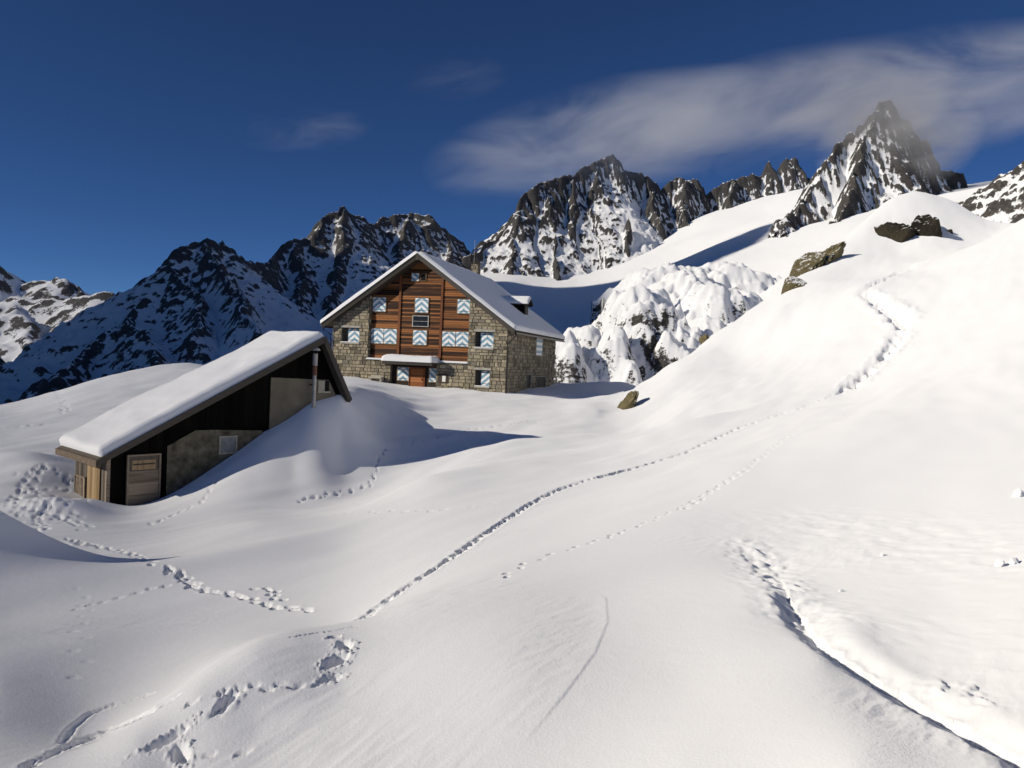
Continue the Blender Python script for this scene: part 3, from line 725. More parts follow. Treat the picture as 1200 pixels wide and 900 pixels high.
M_PIPE = plain('galvanised_flue', (0.40, 0.385, 0.365), 0.5, 0.3, var=0.2, scale=3)
M_RUST = plain('rusty_flue', (0.17, 0.085, 0.06), 0.8, 0.1, var=0.4, scale=8)
def snowcap(mt, lo=0.52):
    n = mt.node_tree.nodes; l = mt.node_tree.links; p = n['Principled BSDF']
    src = p.inputs['Base Color'].links[0].from_socket
    ge = n.new('ShaderNodeNewGeometry'); sp = n.new('ShaderNodeSeparateXYZ'); l.new(ge.outputs['Normal'], sp.inputs[0])
    tc = n.new('ShaderNodeTexCoord'); t = N(n, 'ShaderNodeTexNoise', Scale=1.8, Detail=5.0, Roughness=0.7); l.new(tc.outputs['Object'], t.inputs['Vector'])
    q = mathn(n, l, 'MULTIPLY_ADD', t.outputs[0], 0.9); q.node.inputs[2].default_value = -0.45
    q = mathn(n, l, 'ADD', q, sp.outputs[2])
    f = ramp(n, l, q, [(lo, 0.0), (lo + .10, 1.0)]).outputs[0]
    l.new(mixc(n, l, f, src, SNOW), p.inputs['Base Color'])
    p.inputs['Specular IOR Level'].default_value = 0.15
    return mt
M_BOULDER = snowcap(stone_mat('lichen_boulder', [(0.085, 0.070, 0.034), (0.22, 0.185, 0.10)]), 0.74)

def snow_pad(name, o, U, V, Nn, lu, lv, T, parent, edge, seed, step=0.25, over=0.0, lump=0.15, mat=None):
    o = Vector(o); U = Vector(U).normalized(); V = Vector(V).normalized(); Nn = Vector(Nn).normalized()
    nu = max(8, int(lu / step)); nv = max(5, int(lv / step))
    su = 0.5 - 0.5 * np.cos(np.linspace(0, np.pi, nu + 1)); su = 0.5 * su + 0.5 * np.linspace(0, 1, nu + 1)
    sv = 0.5 - 0.5 * np.cos(np.linspace(0, np.pi, nv + 1)); sv = 0.5 * sv + 0.5 * np.linspace(0, 1, nv + 1)
    uu, vv = np.meshgrid(su * lu, sv * lv, indexing='ij')
    d = np.minimum(np.minimum(uu, lu - uu), np.minimum(vv, lv - vv))
    e = edge * (1 + 0.35 * pn(uu * 0.9 + seed, vv * 0.9, seed))
    k = np.clip(d / e, 0, 1)
    t = T * np.sqrt(np.clip(1 - (1 - k) ** 2.4, 0, 1)) * (1 + lump * fbm(uu / 1.4, vv / 1.4, 3, seed + 2) + 1.2 * lump * pn(uu / 4.1, vv / 3.3, seed + 3))
    # push the rim outwards a little so the snow hangs over the edge
    cu = (uu / lu - 0.5) * 2; cv = (vv / lv - 0.5) * 2
    b = over * np.sin(np.clip(t / T, 0, 1) * np.pi * 0.75) * (1 - k)
    uu = uu + b * np.sign(cu) * (np.minimum(uu, lu - uu) <= d + 1e-6); vv = vv + b * np.sign(cv) * (np.minimum(vv, lv - vv) <= d + 1e-6)
    co = np.array(o) + uu[..., None] * np.array(U) + vv[..., None] * np.array(V) + t[..., None] * np.array(Nn)
    ob = grid_mesh(name, co[..., 0], co[..., 1], co[..., 2], mat or M_ROOFSNOW)
    ob.parent = parent
    return ob
def roofslab(name, x0, z0, x1, z1, y0, y1, th, mat, parent):       # sloping slab between two eaves lines, underside given
    dx, dz = x1 - x0, z1 - z0; L = math.hypot(dx, dz); n = (-dz / L * th, dx / L * th)
    if n[1] < 0: n = (-n[0], -n[1])
    return prism(name, [(x0, z0), (x1, z1), (x1 + n[0], z1 + n[1]), (x0 + n[0], z0 + n[1])], y0, y1, mat, parent)

# ================================================================== the mountain hut
HC = at(592.0, 464.0, 55.2); HTH = R(-15.4)
hut = empty('mountain_hut', tuple(HC), HTH)
tag(hut, 'large stone and timber alpine hut with blue-white chevron shutters and snowy gable roof', 'hut')
HE1 = np.array([math.cos(HTH), math.sin(HTH), 0]); HE2 = np.array([-math.sin(HTH), math.cos(HTH), 0])
W, DEPTH = 13.8, 16.0
AX, AZ, TAN = -6.9, 9.80, 0.700
def roof_z(x): return AZ - TAN * abs(x - AX)
ZB = -1.6
REC = 0.38
LEDGE = 2.18
SX0, SX1 = -10.85, -2.95                      # edges of the timber bay
PX0, PX1, PZ = -8.95, -5.32, 1.92             # porch recess
OPEN = [(-13.08, -11.60, 3.40, 4.50), (-2.42, -1.05, 3.38, 4.52), (-2.30, -1.22, 0.60, 1.77), (PX0, PX1, ZB, PZ)]
def strips(name, xs, x0, x1, zb, topf, opens, y0, y1, mat, parent):
    cuts = sorted({x0, x1, *[c for o in opens for c in o[:2] if x0 < c < x1], *[c for c in xs if x0 < c < x1]})
    v = []; f = []
    def cell(a, b, za0, za1, zb0, zb1):
        k = len(v)
        for y in (y0, y1): v.extend([(a, y, za0), (b, y, zb0), (b, y, zb1), (a, y, za1)])
        f.extend([tuple(k + i for i in q) for q in ((0, 1, 2, 3), (7, 6, 5, 4), (0, 4, 5, 1), (1, 5, 6, 2), (2, 6, 7, 3), (3, 7, 4, 0))])
    for a, b in zip(cuts[:-1], cuts[1:]):
        z = zb; mid_ = (a + b) / 2
        for o in sorted([o for o in opens if o[0] - 1e-6 < mid_ < o[1] + 1e-6], key=lambda o: o[2]):
            if o[2] > z: cell(a, b, z, o[2], z, o[2])
            z = o[3]
        cell(a, b, z, topf(a), z, topf(b))
    return mesh_obj(name, v, f, mat, parent)
# wall core
wall = strips('wall', (SX0, SX1), -W, 0, ZB, lambda x: LEDGE, OPEN[2:], 0.0, REC, M_MORTAR, hut)
strips('pilaster', (), -W, SX0, LEDGE, lambda x: roof_z(x) - 0.02, OPEN[:2], 0.0, REC, M_MORTAR, hut)
strips('pilaster', (), SX1, 0, LEDGE, lambda x: roof_z(x) - 0.02, OPEN[:2], 0.0, REC, M_MORTAR, hut)
prism('wall_body', [(-W, ZB), (-0.0, ZB), (-0.0, roof_z(0) - .03), (AX, AZ - .03), (-W, roof_z(-W) - .03)], REC + 0.002, DEPTH, M_MORTAR, hut)
# stone facing: every block has its own edges and depth
def stones(name, fn, u0, u1, z0, topf, opens, seed, parent, hmin=0.19, hmax=0.33, lmin=0.24, lmax=0.62):
    rg_ = random.Random(seed); v = []; f = []; tone = []
    z = z0
    zmax = max(topf(u0 + (u1 - u0) * q / 60) for q in range(61))
    while z < zmax:
        h = rg_.uniform(hmin, hmax); u = u0 - rg_.uniform(0, 0.2)
        while u < u1:
            l = rg_.uniform(lmin, lmax) * (1.25 if h < 0.24 else 0.9)
            a, b, c, d = max(u, u0) + .012, min(u + l, u1) - .012, z + .010, z + h - .010
            u += l
            if b - a < 0.07: continue
            pieces = [(a, b, c, d)]
            for o in opens:
                nxt = []
                for (a, b, c, d) in pieces:
                    if b <= o[0] or a >= o[1] or d <= o[2] or c >= o[3]: nxt.append((a, b, c, d)); continue
                    if a < o[0] - .06: nxt.append((a, o[0] - .004, c, d))
                    elif b > o[1] + .06: nxt.append((o[1] + .004, b, c, d))
                    elif d > o[3] + .07: nxt.append((a, b, o[3] + .004, d))
                    elif c < o[2] - .07: nxt.append((a, b, c, o[2] - .004))
                pieces = nxt
            for (a, b, c, d) in pieces:
                ta, tb = topf(a) - .05, topf(b) - .05
                if min(ta, tb) < c + .05: continue
                da, db = min(d, ta), min(d, tb)
                p = rg_.uniform(0.02, 0.065); i = 0.014; j = lambda: rg_.uniform(-.012, .012)
                k = len(v)
                for (uu, zz) in ((a, c), (b, c), (b, db), (a, da)): v.append(fn(uu + j(), zz + j() * .6, -0.01))
                for (uu, zz) in ((a + i, c + i), (b - i, c + i), (b - i, db - i), (a + i, da - i)): v.append(fn(uu + j(), zz + j(), p + rg_.uniform(-.012, .012)))
                f.extend([tuple(k + q for q in t) for t in ((4, 5, 6, 7), (0, 1, 5, 4), (1, 2, 6, 5), (2, 3, 7, 6), (3, 0, 4, 7))])
                tone.extend([rg_.random()] * 8)
        z += h
    o = mesh_obj(name, v, f, M_STONE, parent)
    at_ = o.data.attributes.new('tone', 'FLOAT', 'POINT'); at_.data.foreach_set('value', tone)
    o['kind'] = 'stuff'
    return o
front = lambda u, z, p: (u, -p, z)
stones('stone_facing', front, -W, 0, -0.9, lambda x: LEDGE - 0.0 if SX0 < x < SX1 else roof_z(x), OPEN + [(SX0, SX1, LEDGE - .02, 30)], 1, hut)
SIDEW = []
def side(px, py):                             # pixel to (y, z) on the right-hand wall
    d = ray(np.array(px, float), np.array(py, float)); t = (HC @ HE1) / (d @ HE1); Q = d * t - HC
    return float(Q @ HE2), float(Q[2])
def zs(a, b): return side(370 + a / 4, 280 + b / 4)
s_up = (*sorted((zs(1030, 500)[0], zs(1062, 500)[0])), *sorted((zs(1045, 462)[1], zs(1045, 545)[1])))
s_lo1 = (*sorted((zs(985, 660)[0], zs(1006, 660)[0])), *sorted((zs(995, 632)[1], zs(995, 698)[1])))
s_lo2 = (*sorted((zs(1030, 660)[0], zs(1074, 660)[0])), *sorted((zs(1050, 642)[1], zs(1050, 695)[1])))
SIDEW = [s_up, s_lo1, s_lo2]
stones('stone_facing', lambda u, z, p: (p, u, z), 0.0, DEPTH, -0.9, lambda y: roof_z(0) - .02, SIDEW, 2, hut)
stones('stone_facing', lambda u, z, p: (-W - p, u, z), 0.0, DEPTH, -0.3, lambda y: roof_z(-W) - .02, [], 3, hut)
# corner of the recess, stone returns
stones('stone_facing', lambda u, z, p: (SX0 + p, u, z), 0.02, REC - .01, LEDGE + .02, lambda y: roof_z(SX0) - .02, [], 4, hut, lmin=0.3, lmax=0.5)
# timber cladding
BAYS = [(SX0 + .03, -8.62), (-8.44, -5.30), (-5.12, SX1 - .03)]
rg_ = random.Random(3); z = LEDGE + .06
BOARDTOP = AZ - 0.15
while z < BOARDTOP:
    h = rg_.choice((0.12, 0.135, 0.15, 0.165))
    for (a, b) in BAYS:
        # keep under the roof: shorten the board to where the roof line allows it
        half = (AZ - .06 - (z + h)) / TAN
        a2, b2 = max(a, AX - half), min(b, AX + half)
        if b2 - a2 < 0.25: continue
        d = rg_.uniform(0.0, 0.014)
        c = (a2 + b2) / 2; hw = (b2 - a2) / 2
        v = []
        for x in (-hw, hw): v += [(x, 0.0, 0), (x, -0.050 - d, 0), (x, -0.018 - d, h - .02), (x, 0.0, h - .02)]
        mesh_obj('plank', v, [(0, 1, 2, 3), (7, 6, 5, 4), (1, 5, 6, 2), (2, 6, 7, 3), (0, 4, 5, 1), (3, 7, 4, 0)], M_PLANK, hut, loc=(c, REC - .003, z))
    z += h
for x in (-8.53, -5.21):
    box('post', x - .085, x + .085, REC - .14, REC - .004, LEDGE + .05, roof_z(x) - .12, M_POST, hut)
# shutters: a window unit = frame + two painted leaves
def shutter_window(x0, x1, z0, z1, y, name='window', leaves=2, frame=True, dirs=(0, 1), frame_mat=None):
    fr = boxes('window', [(x0 - .06, x0, y - .05, y + .02, z0 - .05, z1 + .05), (x1, x1 + .06, y - .05, y + .02, z0 - .05, z1 + .05),
                          (x0, x1, y - .05, y + .02, z1, z1 + .05), (x0, x1, y - .07, y + .02, z0 - .06, z0)], frame_mat or M_FRAME, hut)
    c = (x0 + x1) / 2
    spans = ((x0, c), (c, x1)) if leaves == 2 else ((x0, x1),)
    for i, (a, b) in enumerate(spans):
        inner = b if (leaves == 2 and i == 0) or (leaves == 1 and dirs[0] == 0) else a
        lf = boxes('shutter', [(a - inner + .008, b - inner - .008, -.03, .012, 0.008, z1 - z0 - .008)], M_SIDE[dirs[i]], fr)
        lf.location = (inner, y - .022, z0)
        # ledges across the leaf and hinge straps
        for zz in (0.14, z1 - z0 - .165):
            strap = boxes('hinge', [(a - inner + .03, b - inner - .03, -.040, -.0305, zz, zz + .025)], M_METAL, fr)
            strap.location = (inner, y - .022, z0)
    return fr
YW = REC - .06
for (a, b, c, d) in ((-10.72, -9.68, 5.80, 6.85), (-7.31, -6.27, 5.80, 6.86), (-3.98, -2.99, 5.82, 6.83),
                     (-10.78, -9.76, 3.40, 4.51), (-9.72, -8.70, 3.41, 4.51), (-7.37, -6.30, 3.41, 4.48), (-5.06, -4.05, 3.40, 4.46), (-4.00, -2.99, 3.41, 4.47)):
    shutter_window(a, b, c, d, YW)
shutter_window(-7.66, -7.10, 8.12, 8.68, YW, leaves=1, dirs=(1,))
# small attic casement, dark pane in a pale frame
w = boxes('window', [(-6.98, -6.91, YW - .05, YW + .02, 8.10, 8.69), (-6.56, -6.49, YW - .05, YW + .02, 8.10, 8.69), (-6.91, -6.56, YW - .05, YW + .02, 8.62, 8.69), (-6.91, -6.56, YW - .05, YW + .02, 8.10, 8.16)], M_FRAME, hut)
box('pane', -6.91, -6.56, YW - .015, YW + .01, 8.16, 8.62, M_GLASS, w)
# windows set deep in the stone
for (x0, x1, z0, z1), (a, b) in zip(OPEN[:3], ((-12.68, -11.62), (-2.13, -1.07), (-1.98, -1.24))):
    shutter_window(a, b, z0 + .04, z1 - .05, REC - .03, leaves=2 if b - a > 0.9 else 1, dirs=(0, 1), frame_mat=M_FASCIA)
    s = box('sill', x0 - .06, x1 + .06, -.13, REC - .002, z0 - .13, z0 - .004, M_SILL, hut, bevel=.01)
    snow_pad('sill_snow', (x0 - .02, -.11, z0 - .002), (1, 0, 0), (0, 1, 0), (0, 0, 1), x1 - x0 + .02, 0.34, 0.05, hut, 0.06, int(abs(x0) * 10), 0.08)
    box('lintel', x0 - .12, x1 + .12, -.075, .05, z1 + .004, z1 + .17, M_SILL, hut)
# side-wall windows
for k, (y0, y1, z0, z1) in enumerate(SIDEW):
    fr = boxes('window', [(-.01, .075, y0, y0 + .07, z0, z1), (-.01, .075, y1 - .07, y1, z0, z1), (-.01, .075, y0 + .07, y1 - .07, z1 - .07, z1), (-.01, .11, y0 - .05, y1 + .05, z0 - .1, z0)], M_SILL, hut)
    if k == 0:
        ym = (y0 + y1) / 2
        for (a, b) in ((y0 + .07, ym), (ym, y1 - .07)):
            sh = boxes('shutter', [(-.012, .03, a - ym + .008, b - ym - .008, 0, z1 - z0 - .07)], M_SIDE[0], fr); sh.location = (.01, ym, z0)
    else:
        boxes('pane', [(-.008, .012, y0 + .07, y1 - .07, z0, z1 - .07)], M_GLASS, fr)
# solar panel on the boards
sp = boxes('solar_panel', [(-7.42, -6.24, REC - .105, REC - .06, 4.80, 5.52)], M_PANEL, hut)
boxes('panel_frame', [(-7.48, -7.42, REC - .13, REC - .05, 4.74, 5.58), (-6.24, -6.18, REC - .13, REC - .05, 4.74, 5.58), (-7.42, -6.24, REC - .13, REC - .05, 5.52, 5.57), (-7.42, -6.24, REC - .13, REC - .05, 4.75, 4.80), (-7.42, -6.24, REC - .112, REC - .095, 5.14, 5.165)], M_ALU, sp)
# porch
boxes('porch_wall', [(PX0 + .01, PX1 - .01, REC - .06, REC - .004, ZB, PZ - .01)], M_DARKWOOD, hut)
shutter_window(-8.48, -7.58, 0.72, 1.70, REC - .10)
dr = box('door', -7.50, -6.36, REC - .12, REC - .065, 0.0, 1.68, M_DOOR, hut)
for i in range(3): boxes('door_panel', [(-.50, .50, -.050, -.0285, .10 + i * .53, .56 + i * .53)], M_DOOR, dr)
boxes('door_frame', [(-.64, -.575, -.09, .02, 0, 1.74), (.575, .64, -.09, .02, 0, 1.74), (-.575, .575, -.09, .02, 1.685, 1.74)], M_POST, dr)
boxes('door_handle', [(.40, .44, -.10, -.0505, .78, .94)], M_METAL, dr)
shutter_window(-5.95, -5.40, 0.72, 1.72, REC - .10, leaves=1, dirs=(1,))
pr = boxes('porch_roof', [(-9.08, -5.26, -1.15, REC - .01, PZ + .05, PZ + .20)], M_DARKWOOD, hut)
boxes('porch_fascia', [(-9.12, -5.22, -1.20, -1.152, PZ - .02, PZ + .22)], M_FASCIA, pr)
for x in (-9.0, -5.42): boxes('porch_bracket', [(x, x + .12, -1.0, -.05, PZ - .10, PZ + .046)], M_DARKWOOD, pr)
snow_pad('porch_snow', (-9.16, -1.26, PZ + .215), (1, 0, 0), (0, 1, 0), (0, 0, 1), 3.98, 1.62, 0.52, pr, 0.42, 61, 0.12, over=.06)
for (a, b, sd) in ((SX0 + .02, -9.1, 62), (-5.2, SX1 - .02, 63)):
    snow_pad('ledge_snow', (a - .1, -.16, LEDGE + .005), (1, 0, 0), (0, 1, 0), (0, 0, 1), b - a + .2, 0.50, 0.13, hut, 0.12, sd, 0.1)
# roof
OV_F, OV_B, OV_S = 0.55, 0.6, 0.62
xl, xr_ = -W - OV_S, OV_S
TH_ = 0.20
rl = roofslab('roof', xl, roof_z(xl), AX, AZ, -OV_F, DEPTH + OV_B, TH_, M_DARKWOOD, hut)
rr_ = roofslab('roof', AX + .0, AZ, xr_, roof_z(xr_), -OV_F + .003, DEPTH + OV_B - .003, TH_ - .004, M_DARKWOOD, hut)
for sgn, (xa, xb), par in ((-1, (xl - .03, AX), rl), (1, (AX, xr_ + .03), rr_)):
    za, zb2 = roof_z(xa), roof_z(xb)
    prism('bargeboard', [(xa, za - .14), (xb, zb2 - .14), (xb, zb2 + .27), (xa, za + .27)], -OV_F - .06, -OV_F - .004, M_FASCIA, par)
    prism('roof_edge_trim', [(xa, za + .19), (xb, zb2 + .19), (xb, zb2 + .30), (xa, za + .30)], -OV_F - .10, -OV_F - .064, M_METAL, par)
cs = 1 / math.hypot(1, TAN); sn = TAN * cs
LS = (AX - xl) / cs
snow_pad('roof_snow', (AX - sn * .21 + 0.16, -OV_F - .14, AZ + .21 * cs + 0.11), (-cs, 0, -sn), (0, 1, 0), (-sn, 0, cs), LS + .28, DEPTH + OV_F + OV_B + .2, 0.30, rl, 0.30, 71, 0.28, over=.05)
snow_pad('roof_snow', (AX + sn * .21 - 0.16, -OV_F - .14, AZ + .21 * cs + 0.11), (cs, 0, -sn), (0, 1, 0), (sn, 0, cs), LS + .20, DEPTH + OV_F + OV_B + .2, 0.26, rr_, 0.32, 72, 0.28, over=.04)
box('ridge_cap', AX - .12, AX + .12, -OV_F - .09, -OV_F - .02, AZ - .25, AZ + .30, M_FASCIA, hut)
for xx, par in ((xr_ + .06, rr_), (xl - .06, rl)):
    boxes('gutter', [(xx - .07, xx + .07, -OV_F + .1, DEPTH + OV_B, roof_z(xx) - .06, roof_z(xx) + .06)], M_METAL, par)
zE = roof_z(xr_)
tube('downpipe', [(xr_ + .06, -.4, zE - .05), (xr_ + .04, -.38, zE - .25), (.12, -.22, zE - .75), (.09, -.14, zE - 1.1), (.09, -.14, -1.2)], .055, M_METAL, hut)
zE = roof_z(xl)
tube('downpipe', [(xl - .06, -.4, zE - .05), (xl - .04, -.38, zE - .2), (-W - .10, -.22, zE - .6), (-W - .10, -.15, zE - 1.0), (-W - .10, -.15, -.5)], .05, M_METAL, hut)
# dormer on the right-hand roof
RC = Vector((0, 0, roof_z(0) + .2))
def roof_hit(px, py):
    d = ray(np.array(px, float), np.array(py, float)); n = HE1 * sn + np.array([0, 0, cs])
    p0 = HC + np.array([0, 0, roof_z(0) + .25])
    t = (p0 @ n) / (d @ n); Q = d * t - HC
    return float(Q @ HE1), float(Q @ HE2)
dxx, dyy = roof_hit(370 + 985 / 4, 280 + 372 / 4)
zr = roof_z(dxx) + .2
dm = boxes('dormer', [(dxx - 1.9, dxx, dyy - .65, dyy + .65, zr - .6, zr + 1.2)], M_TAR, hut)
v = []
ZD = zr + 1.2
for x in (dxx - 3.0, dxx + .35): v += [(x, dyy - .92, ZD - .12), (x, dyy, ZD + .46), (x, dyy + .92, ZD - .12), (x, dyy - .92, ZD), (x, dyy, ZD + .58), (x, dyy + .92, ZD)]
mesh_obj('dormer_roof', v, [(0, 1, 4, 3), (1, 2, 5, 4), (6, 9, 10, 7), (7, 10, 11, 8), (0, 6, 7, 1), (1, 7, 8, 2), (3, 4, 10, 9), (4, 5, 11, 10), (0, 3, 9, 6), (2, 8, 11, 5)], M_METAL, dm)
mesh_obj('dormer_front', [(dxx, dyy - .65, ZD - .02), (dxx, dyy + .65, ZD - .02), (dxx, dyy, ZD + .38), (dxx - .1, dyy - .65, ZD - .02), (dxx - .1, dyy + .65, ZD - .02), (dxx - .1, dyy, ZD + .38)], [(0, 1, 2), (5, 4, 3), (0, 3, 4, 1), (1, 4, 5, 2), (2, 5, 3, 0)], M_DARKWOOD, dm)
boxes('dormer_window', [(dxx + .003, dxx + .03, dyy - .42, dyy + .42, zr + .4, ZD - .1)], M_GLASS, dm)
for sg in (-1, 1):
    U = Vector((0, sg * .92, -.58)).normalized(); Nn = Vector((0, sg * .58, .92)).normalized()
    snow_pad('dormer_snow', (dxx - 3.1, dyy - sg * .06, ZD + .61), (1, 0, 0), U, Nn, 3.5, 1.14, 0.20, dm, 0.2, 80 + sg, 0.15)
# chimney by the ridge
cyy = 12.9
ch = boxes('chimney', [(AX - .33, AX + .33, cyy - .33, cyy + .33, AZ - 1.0, AZ + 1.25)], M_DARKWOOD, hut)
stones('chimney_stone', lambda u, z, p: (u, cyy - .33 - p, z), AX - .33, AX + .33, AZ - .4, lambda x: AZ + 1.25, [], 9, ch, lmin=.2, lmax=.36)
boxes('chimney_cap', [(AX - .42, AX + .42, cyy - .42, cyy + .42, AZ + 1.254, AZ + 1.33)], M_DARKWOOD, ch)
mesh_obj('chimney_hood', [(AX - .26, cyy - .26, AZ + 1.364), (AX + .26, cyy - .26, AZ + 1.364), (AX + .26, cyy + .26, AZ + 1.364), (AX - .26, cyy + .26, AZ + 1.364), (AX, cyy, AZ + 1.95)], [(0, 1, 2, 3), (0, 1, 4), (1, 2, 4), (2, 3, 4), (3, 0, 4)], M_METAL, ch)
tube('mast', [(AX + .1, cyy - .9, AZ + .2), (AX + .1, cyy - .9, AZ + 3.2)], .013, M_ALU, hut, seg=6)

# notice board by the door and the slab bench at the wall
nb = empty('notice_board', tuple(HC + HE1 * -4.68 + HE2 * -.08 + np.array([0, 0, .70])), HTH)
tag(nb, 'dark notice board with one white sheet beside the hut door', 'notice board')
boxes('board', [(-.48, .30, -.03, .02, 0, .66)], M_DARKWOOD, nb)
boxes('notice', [(-.12, .14, -.036, -.0305, .09, .52)], M_WHITE, nb)
be = empty('stone_bench', tuple(HC + HE1 * -9.92 + HE2 * -.34 + np.array([0, 0, .36])), HTH)
tag(be, 'pale stone slab bench half buried in snow against the hut wall', 'bench')
boxes('seat', [(-.58, .50, -.22, .22, .42, .56)], M_CONCRETE, be, bevel=.02)
boxes('back_slab', [(-.56, .48, .225, .27, .10, .66)], M_CONCRETE, be, bevel=.01)
for x in (-.50, .34): boxes('leg', [(x, x + .14, -.16, .16, -.6, .416)], M_SILL, be)

# ================================================================== the shed
SC = at(125.0, 597.0, 25.7); STH = R(48)
shed = empty('storage_shed', tuple(SC), STH)
tag(shed, 'low black timber shed with lopsided roof under a thick snow cushion', 'shed')
SD = 2.9
GAB = [(0, -1.3), (9.30, -1.3), (9.30, 3.62), (8.04, 6.0), (0, 1.82)]
prism('wall', GAB, 0, SD, M_TAR, shed)
# gable boards, each on its own
for i in range(37):
    x0, x1 = .06 + i * .25, .06 + i * .25 + .242
    if x1 > 9.28: break
    zt = min(1.82 + .52 * x0, 6.0) if x1 < 8.04 else min(6.0 - (x1 - 8.04) * 1.89, 1.82 + .52 * x0)
    zt -= .1
    zb_ = 2.56 if 1.95 < x1 < 5.85 else (4.50 if x0 > 5.85 else -1.2)
    if .55 < x1 and x0 < 1.72: zb_ = 1.80
    if 1.72 <= x0 < 1.95 : zb_ = -1.2
    if zt - zb_ < .1: continue
    box('board', x0, x1, -.03 - .006 * (i % 2), -.003, zb_, zt, M_TAR, shed)
prism('masonry', [(1.95, -1.25), (5.62, -1.25), (5.62, 2.44), (3.62, 2.54), (2.95, 2.545), (1.95, 2.03)], -.055, -.002, M_OLDPLASTER, shed)
prism('plaster_panel', [(5.88, .8), (9.22, .8), (9.22, 3.3), (8.56, 4.43), (5.90, 4.50)], -.06, -.004, M_PLASTER, shed)
boxes('corner_post', [(-.06, .06, -.06, .03, -.25, 1.80)], M_BLEACHED, shed)
boxes('foundation', [(-.10, 9.2, -.12, -.062, -1.4, .06), (-.14, -.004, -.12, SD - .4, -1.4, .04)], M_CONCRETE, shed)
dr = box('door', .62, 1.66, -.10, -.04, .0, 1.74, M_GREYBOARD, shed)
for i, (a, b) in enumerate(((.02, .40), (.42, .82), (.84, 1.24))): boxes('door_board', [(-.50, .50, -.045, -.0315, a, b)], M_BLEACHED, dr)
boxes('door_panel', [(-.40, .40, -.045, -.0315, 1.27, 1.60)], M_SUNWOOD, dr)
boxes('door_frame', [(-.57, -.505, -.07, .02, -.02, 1.80), (.505, .57, -.07, .02, -.02, 1.80), (-.505, .505, -.07, .02, 1.745, 1.80)], M_BLEACHED, dr)
boxes('door_latch', [(-.36, .36, -.075, -.046, 1.44, 1.475)], M_METAL, dr)
w = boxes('window', [(3.84, 3.90, -.10, -.05, 1.62, 2.30), (4.50, 4.56, -.10, -.05, 1.62, 2.30), (3.90, 4.50, -.10, -.05, 2.24, 2.30), (3.90, 4.50, -.10, -.05, 1.62, 1.68)], M_CONCRETE, shed)
boxes('pane', [(3.90, 4.50, -.075, -.06, 1.68, 2.24)], plain('dusty_glass', (.20, .22, .23), .3), w)
w = boxes('window', [(8.02, 8.62, -.11, -.062, 3.90, 3.96), (8.30, 8.34, -.10, -.062, 3.96, 4.40)], M_CONCRETE, shed)
boxes('shutter', [(8.04, 8.30, -.095, -.064, 3.96, 4.40)], M_CONCRETE, w)
boxes('pane', [(8.34, 8.56, -.085, -.064, 3.96, 4.40)], M_GLASS, w)
# stove pipe up the gable
sp = tube('stove_pipe', [(7.70, -.30, 2.4), (7.70, -.30, 3.35)], .13, M_PIPE, shed, rads=[.08, .12])
tube('flue', [(7.70, -.30, 3.35), (7.70, -.30, 4.62)], .078, M_PIPE, sp, seg=12)
tube('rusty_flue', [(7.70, -.30, 4.62), (7.70, -.30, 5.02)], .092, M_RUST, sp, seg=12)
tube('flue_top', [(7.70, -.30, 5.02), (7.70, -.30, 5.50)], .10, M_PIPE, sp, seg=12)
tube('flue_cap', [(7.70, -.30, 5.62), (7.70, -.30, 5.70), (7.70, -.30, 5.78)], .1, M_PIPE, sp, seg=12, rads=[.20, .18, .05])
for x in (7.61, 7.76): boxes('cap_strut', [(x, x + .03, -.315, -.285, 5.48, 5.64)], M_METAL, sp)
boxes('pipe_bracket', [(7.66, 7.74, -.24, -.062, 4.20, 4.25)], M_METAL, sp); boxes('pipe_bracket', [(7.66, 7.74, -.24, -.036, 5.20, 5.25)], M_METAL, sp)
# end wall on the left: boards, a plank door and a slatted hatch
k = 0; y = .05
while y < SD - .1:
    y1 = min(y + .19, SD - .05)
    if not (.46 < (y + y1) / 2 < 1.62): box('end_board', -.035 - .006 * (k % 2), -.004, y, y1 - .008, .05, 1.70, M_GREYBOARD, shed)
    y += .19; k += 1
ed = box('end_door', -.045, -.004, .49, 1.60, .02, 1.72, M_GREYBOARD, shed)
for i in range(5): boxes('door_plank', [(-.045, -.0215, -.55 + i * .222, -.55 + i * .222 + .214, .02, 1.68)], M_SUNWOOD, ed)
ha = boxes('slatted_hatch', [(-.10, -.05, 1.74, 1.80, .08, .86), (-.10, -.05, 2.68, 2.74, .08, .86), (-.10, -.05, 1.80, 2.68, .80, .86), (-.10, -.05, 1.80, 2.68, .08, .14)], M_BLEACHED, shed)
for i in range(6): boxes('slat', [(-.085, -.055, 1.84 + i * .14, 1.84 + i * .14 + .09, .14, .80)], M_BLEACHED, ha)
# roof of the shed
y0r, y1r = -.38, SD + .42
ex0, ez0 = -.42, 1.82 - .52 * .42
rL = roofslab('roof', ex0, ez0 + .02, 8.04, 6.02, y0r, y1r, .14, M_GREYBOARD, shed)
rR = roofslab('roof', 8.04, 6.02, 9.36, 6.02 - 1.32 * 1.89, y0r + .003, y1r - .003, .14, M_GREYBOARD, shed)
prism('bargeboard', [(ex0 - .04, ez0 - .06), (8.04, 5.94), (8.04, 6.21), (ex0 - .04, ez0 + .17)], y0r - .05, y0r - .003, M_FASCIA, rL)
prism('bargeboard', [(8.04, 5.90), (9.36, 6.02 - 1.32 * 1.89 - .02), (9.50, 6.02 - 1.32 * 1.89 + .12), (8.10, 6.24)], y0r - .053, y0r - .004, M_FASCIA, rR)
boxes('eave_beam', [(ex0 - .10, ex0 + .06, y0r - .02, y1r + .1, ez0 - .10, ez0 + .12)], M_BLEACHED, rL)
for i in range(5): boxes('rafter', [(ex0 + .07, .0, .1 + i * .68, .2 + i * .68, ez0 - .02, ez0 + .08)], M_GREYBOARD, rL)
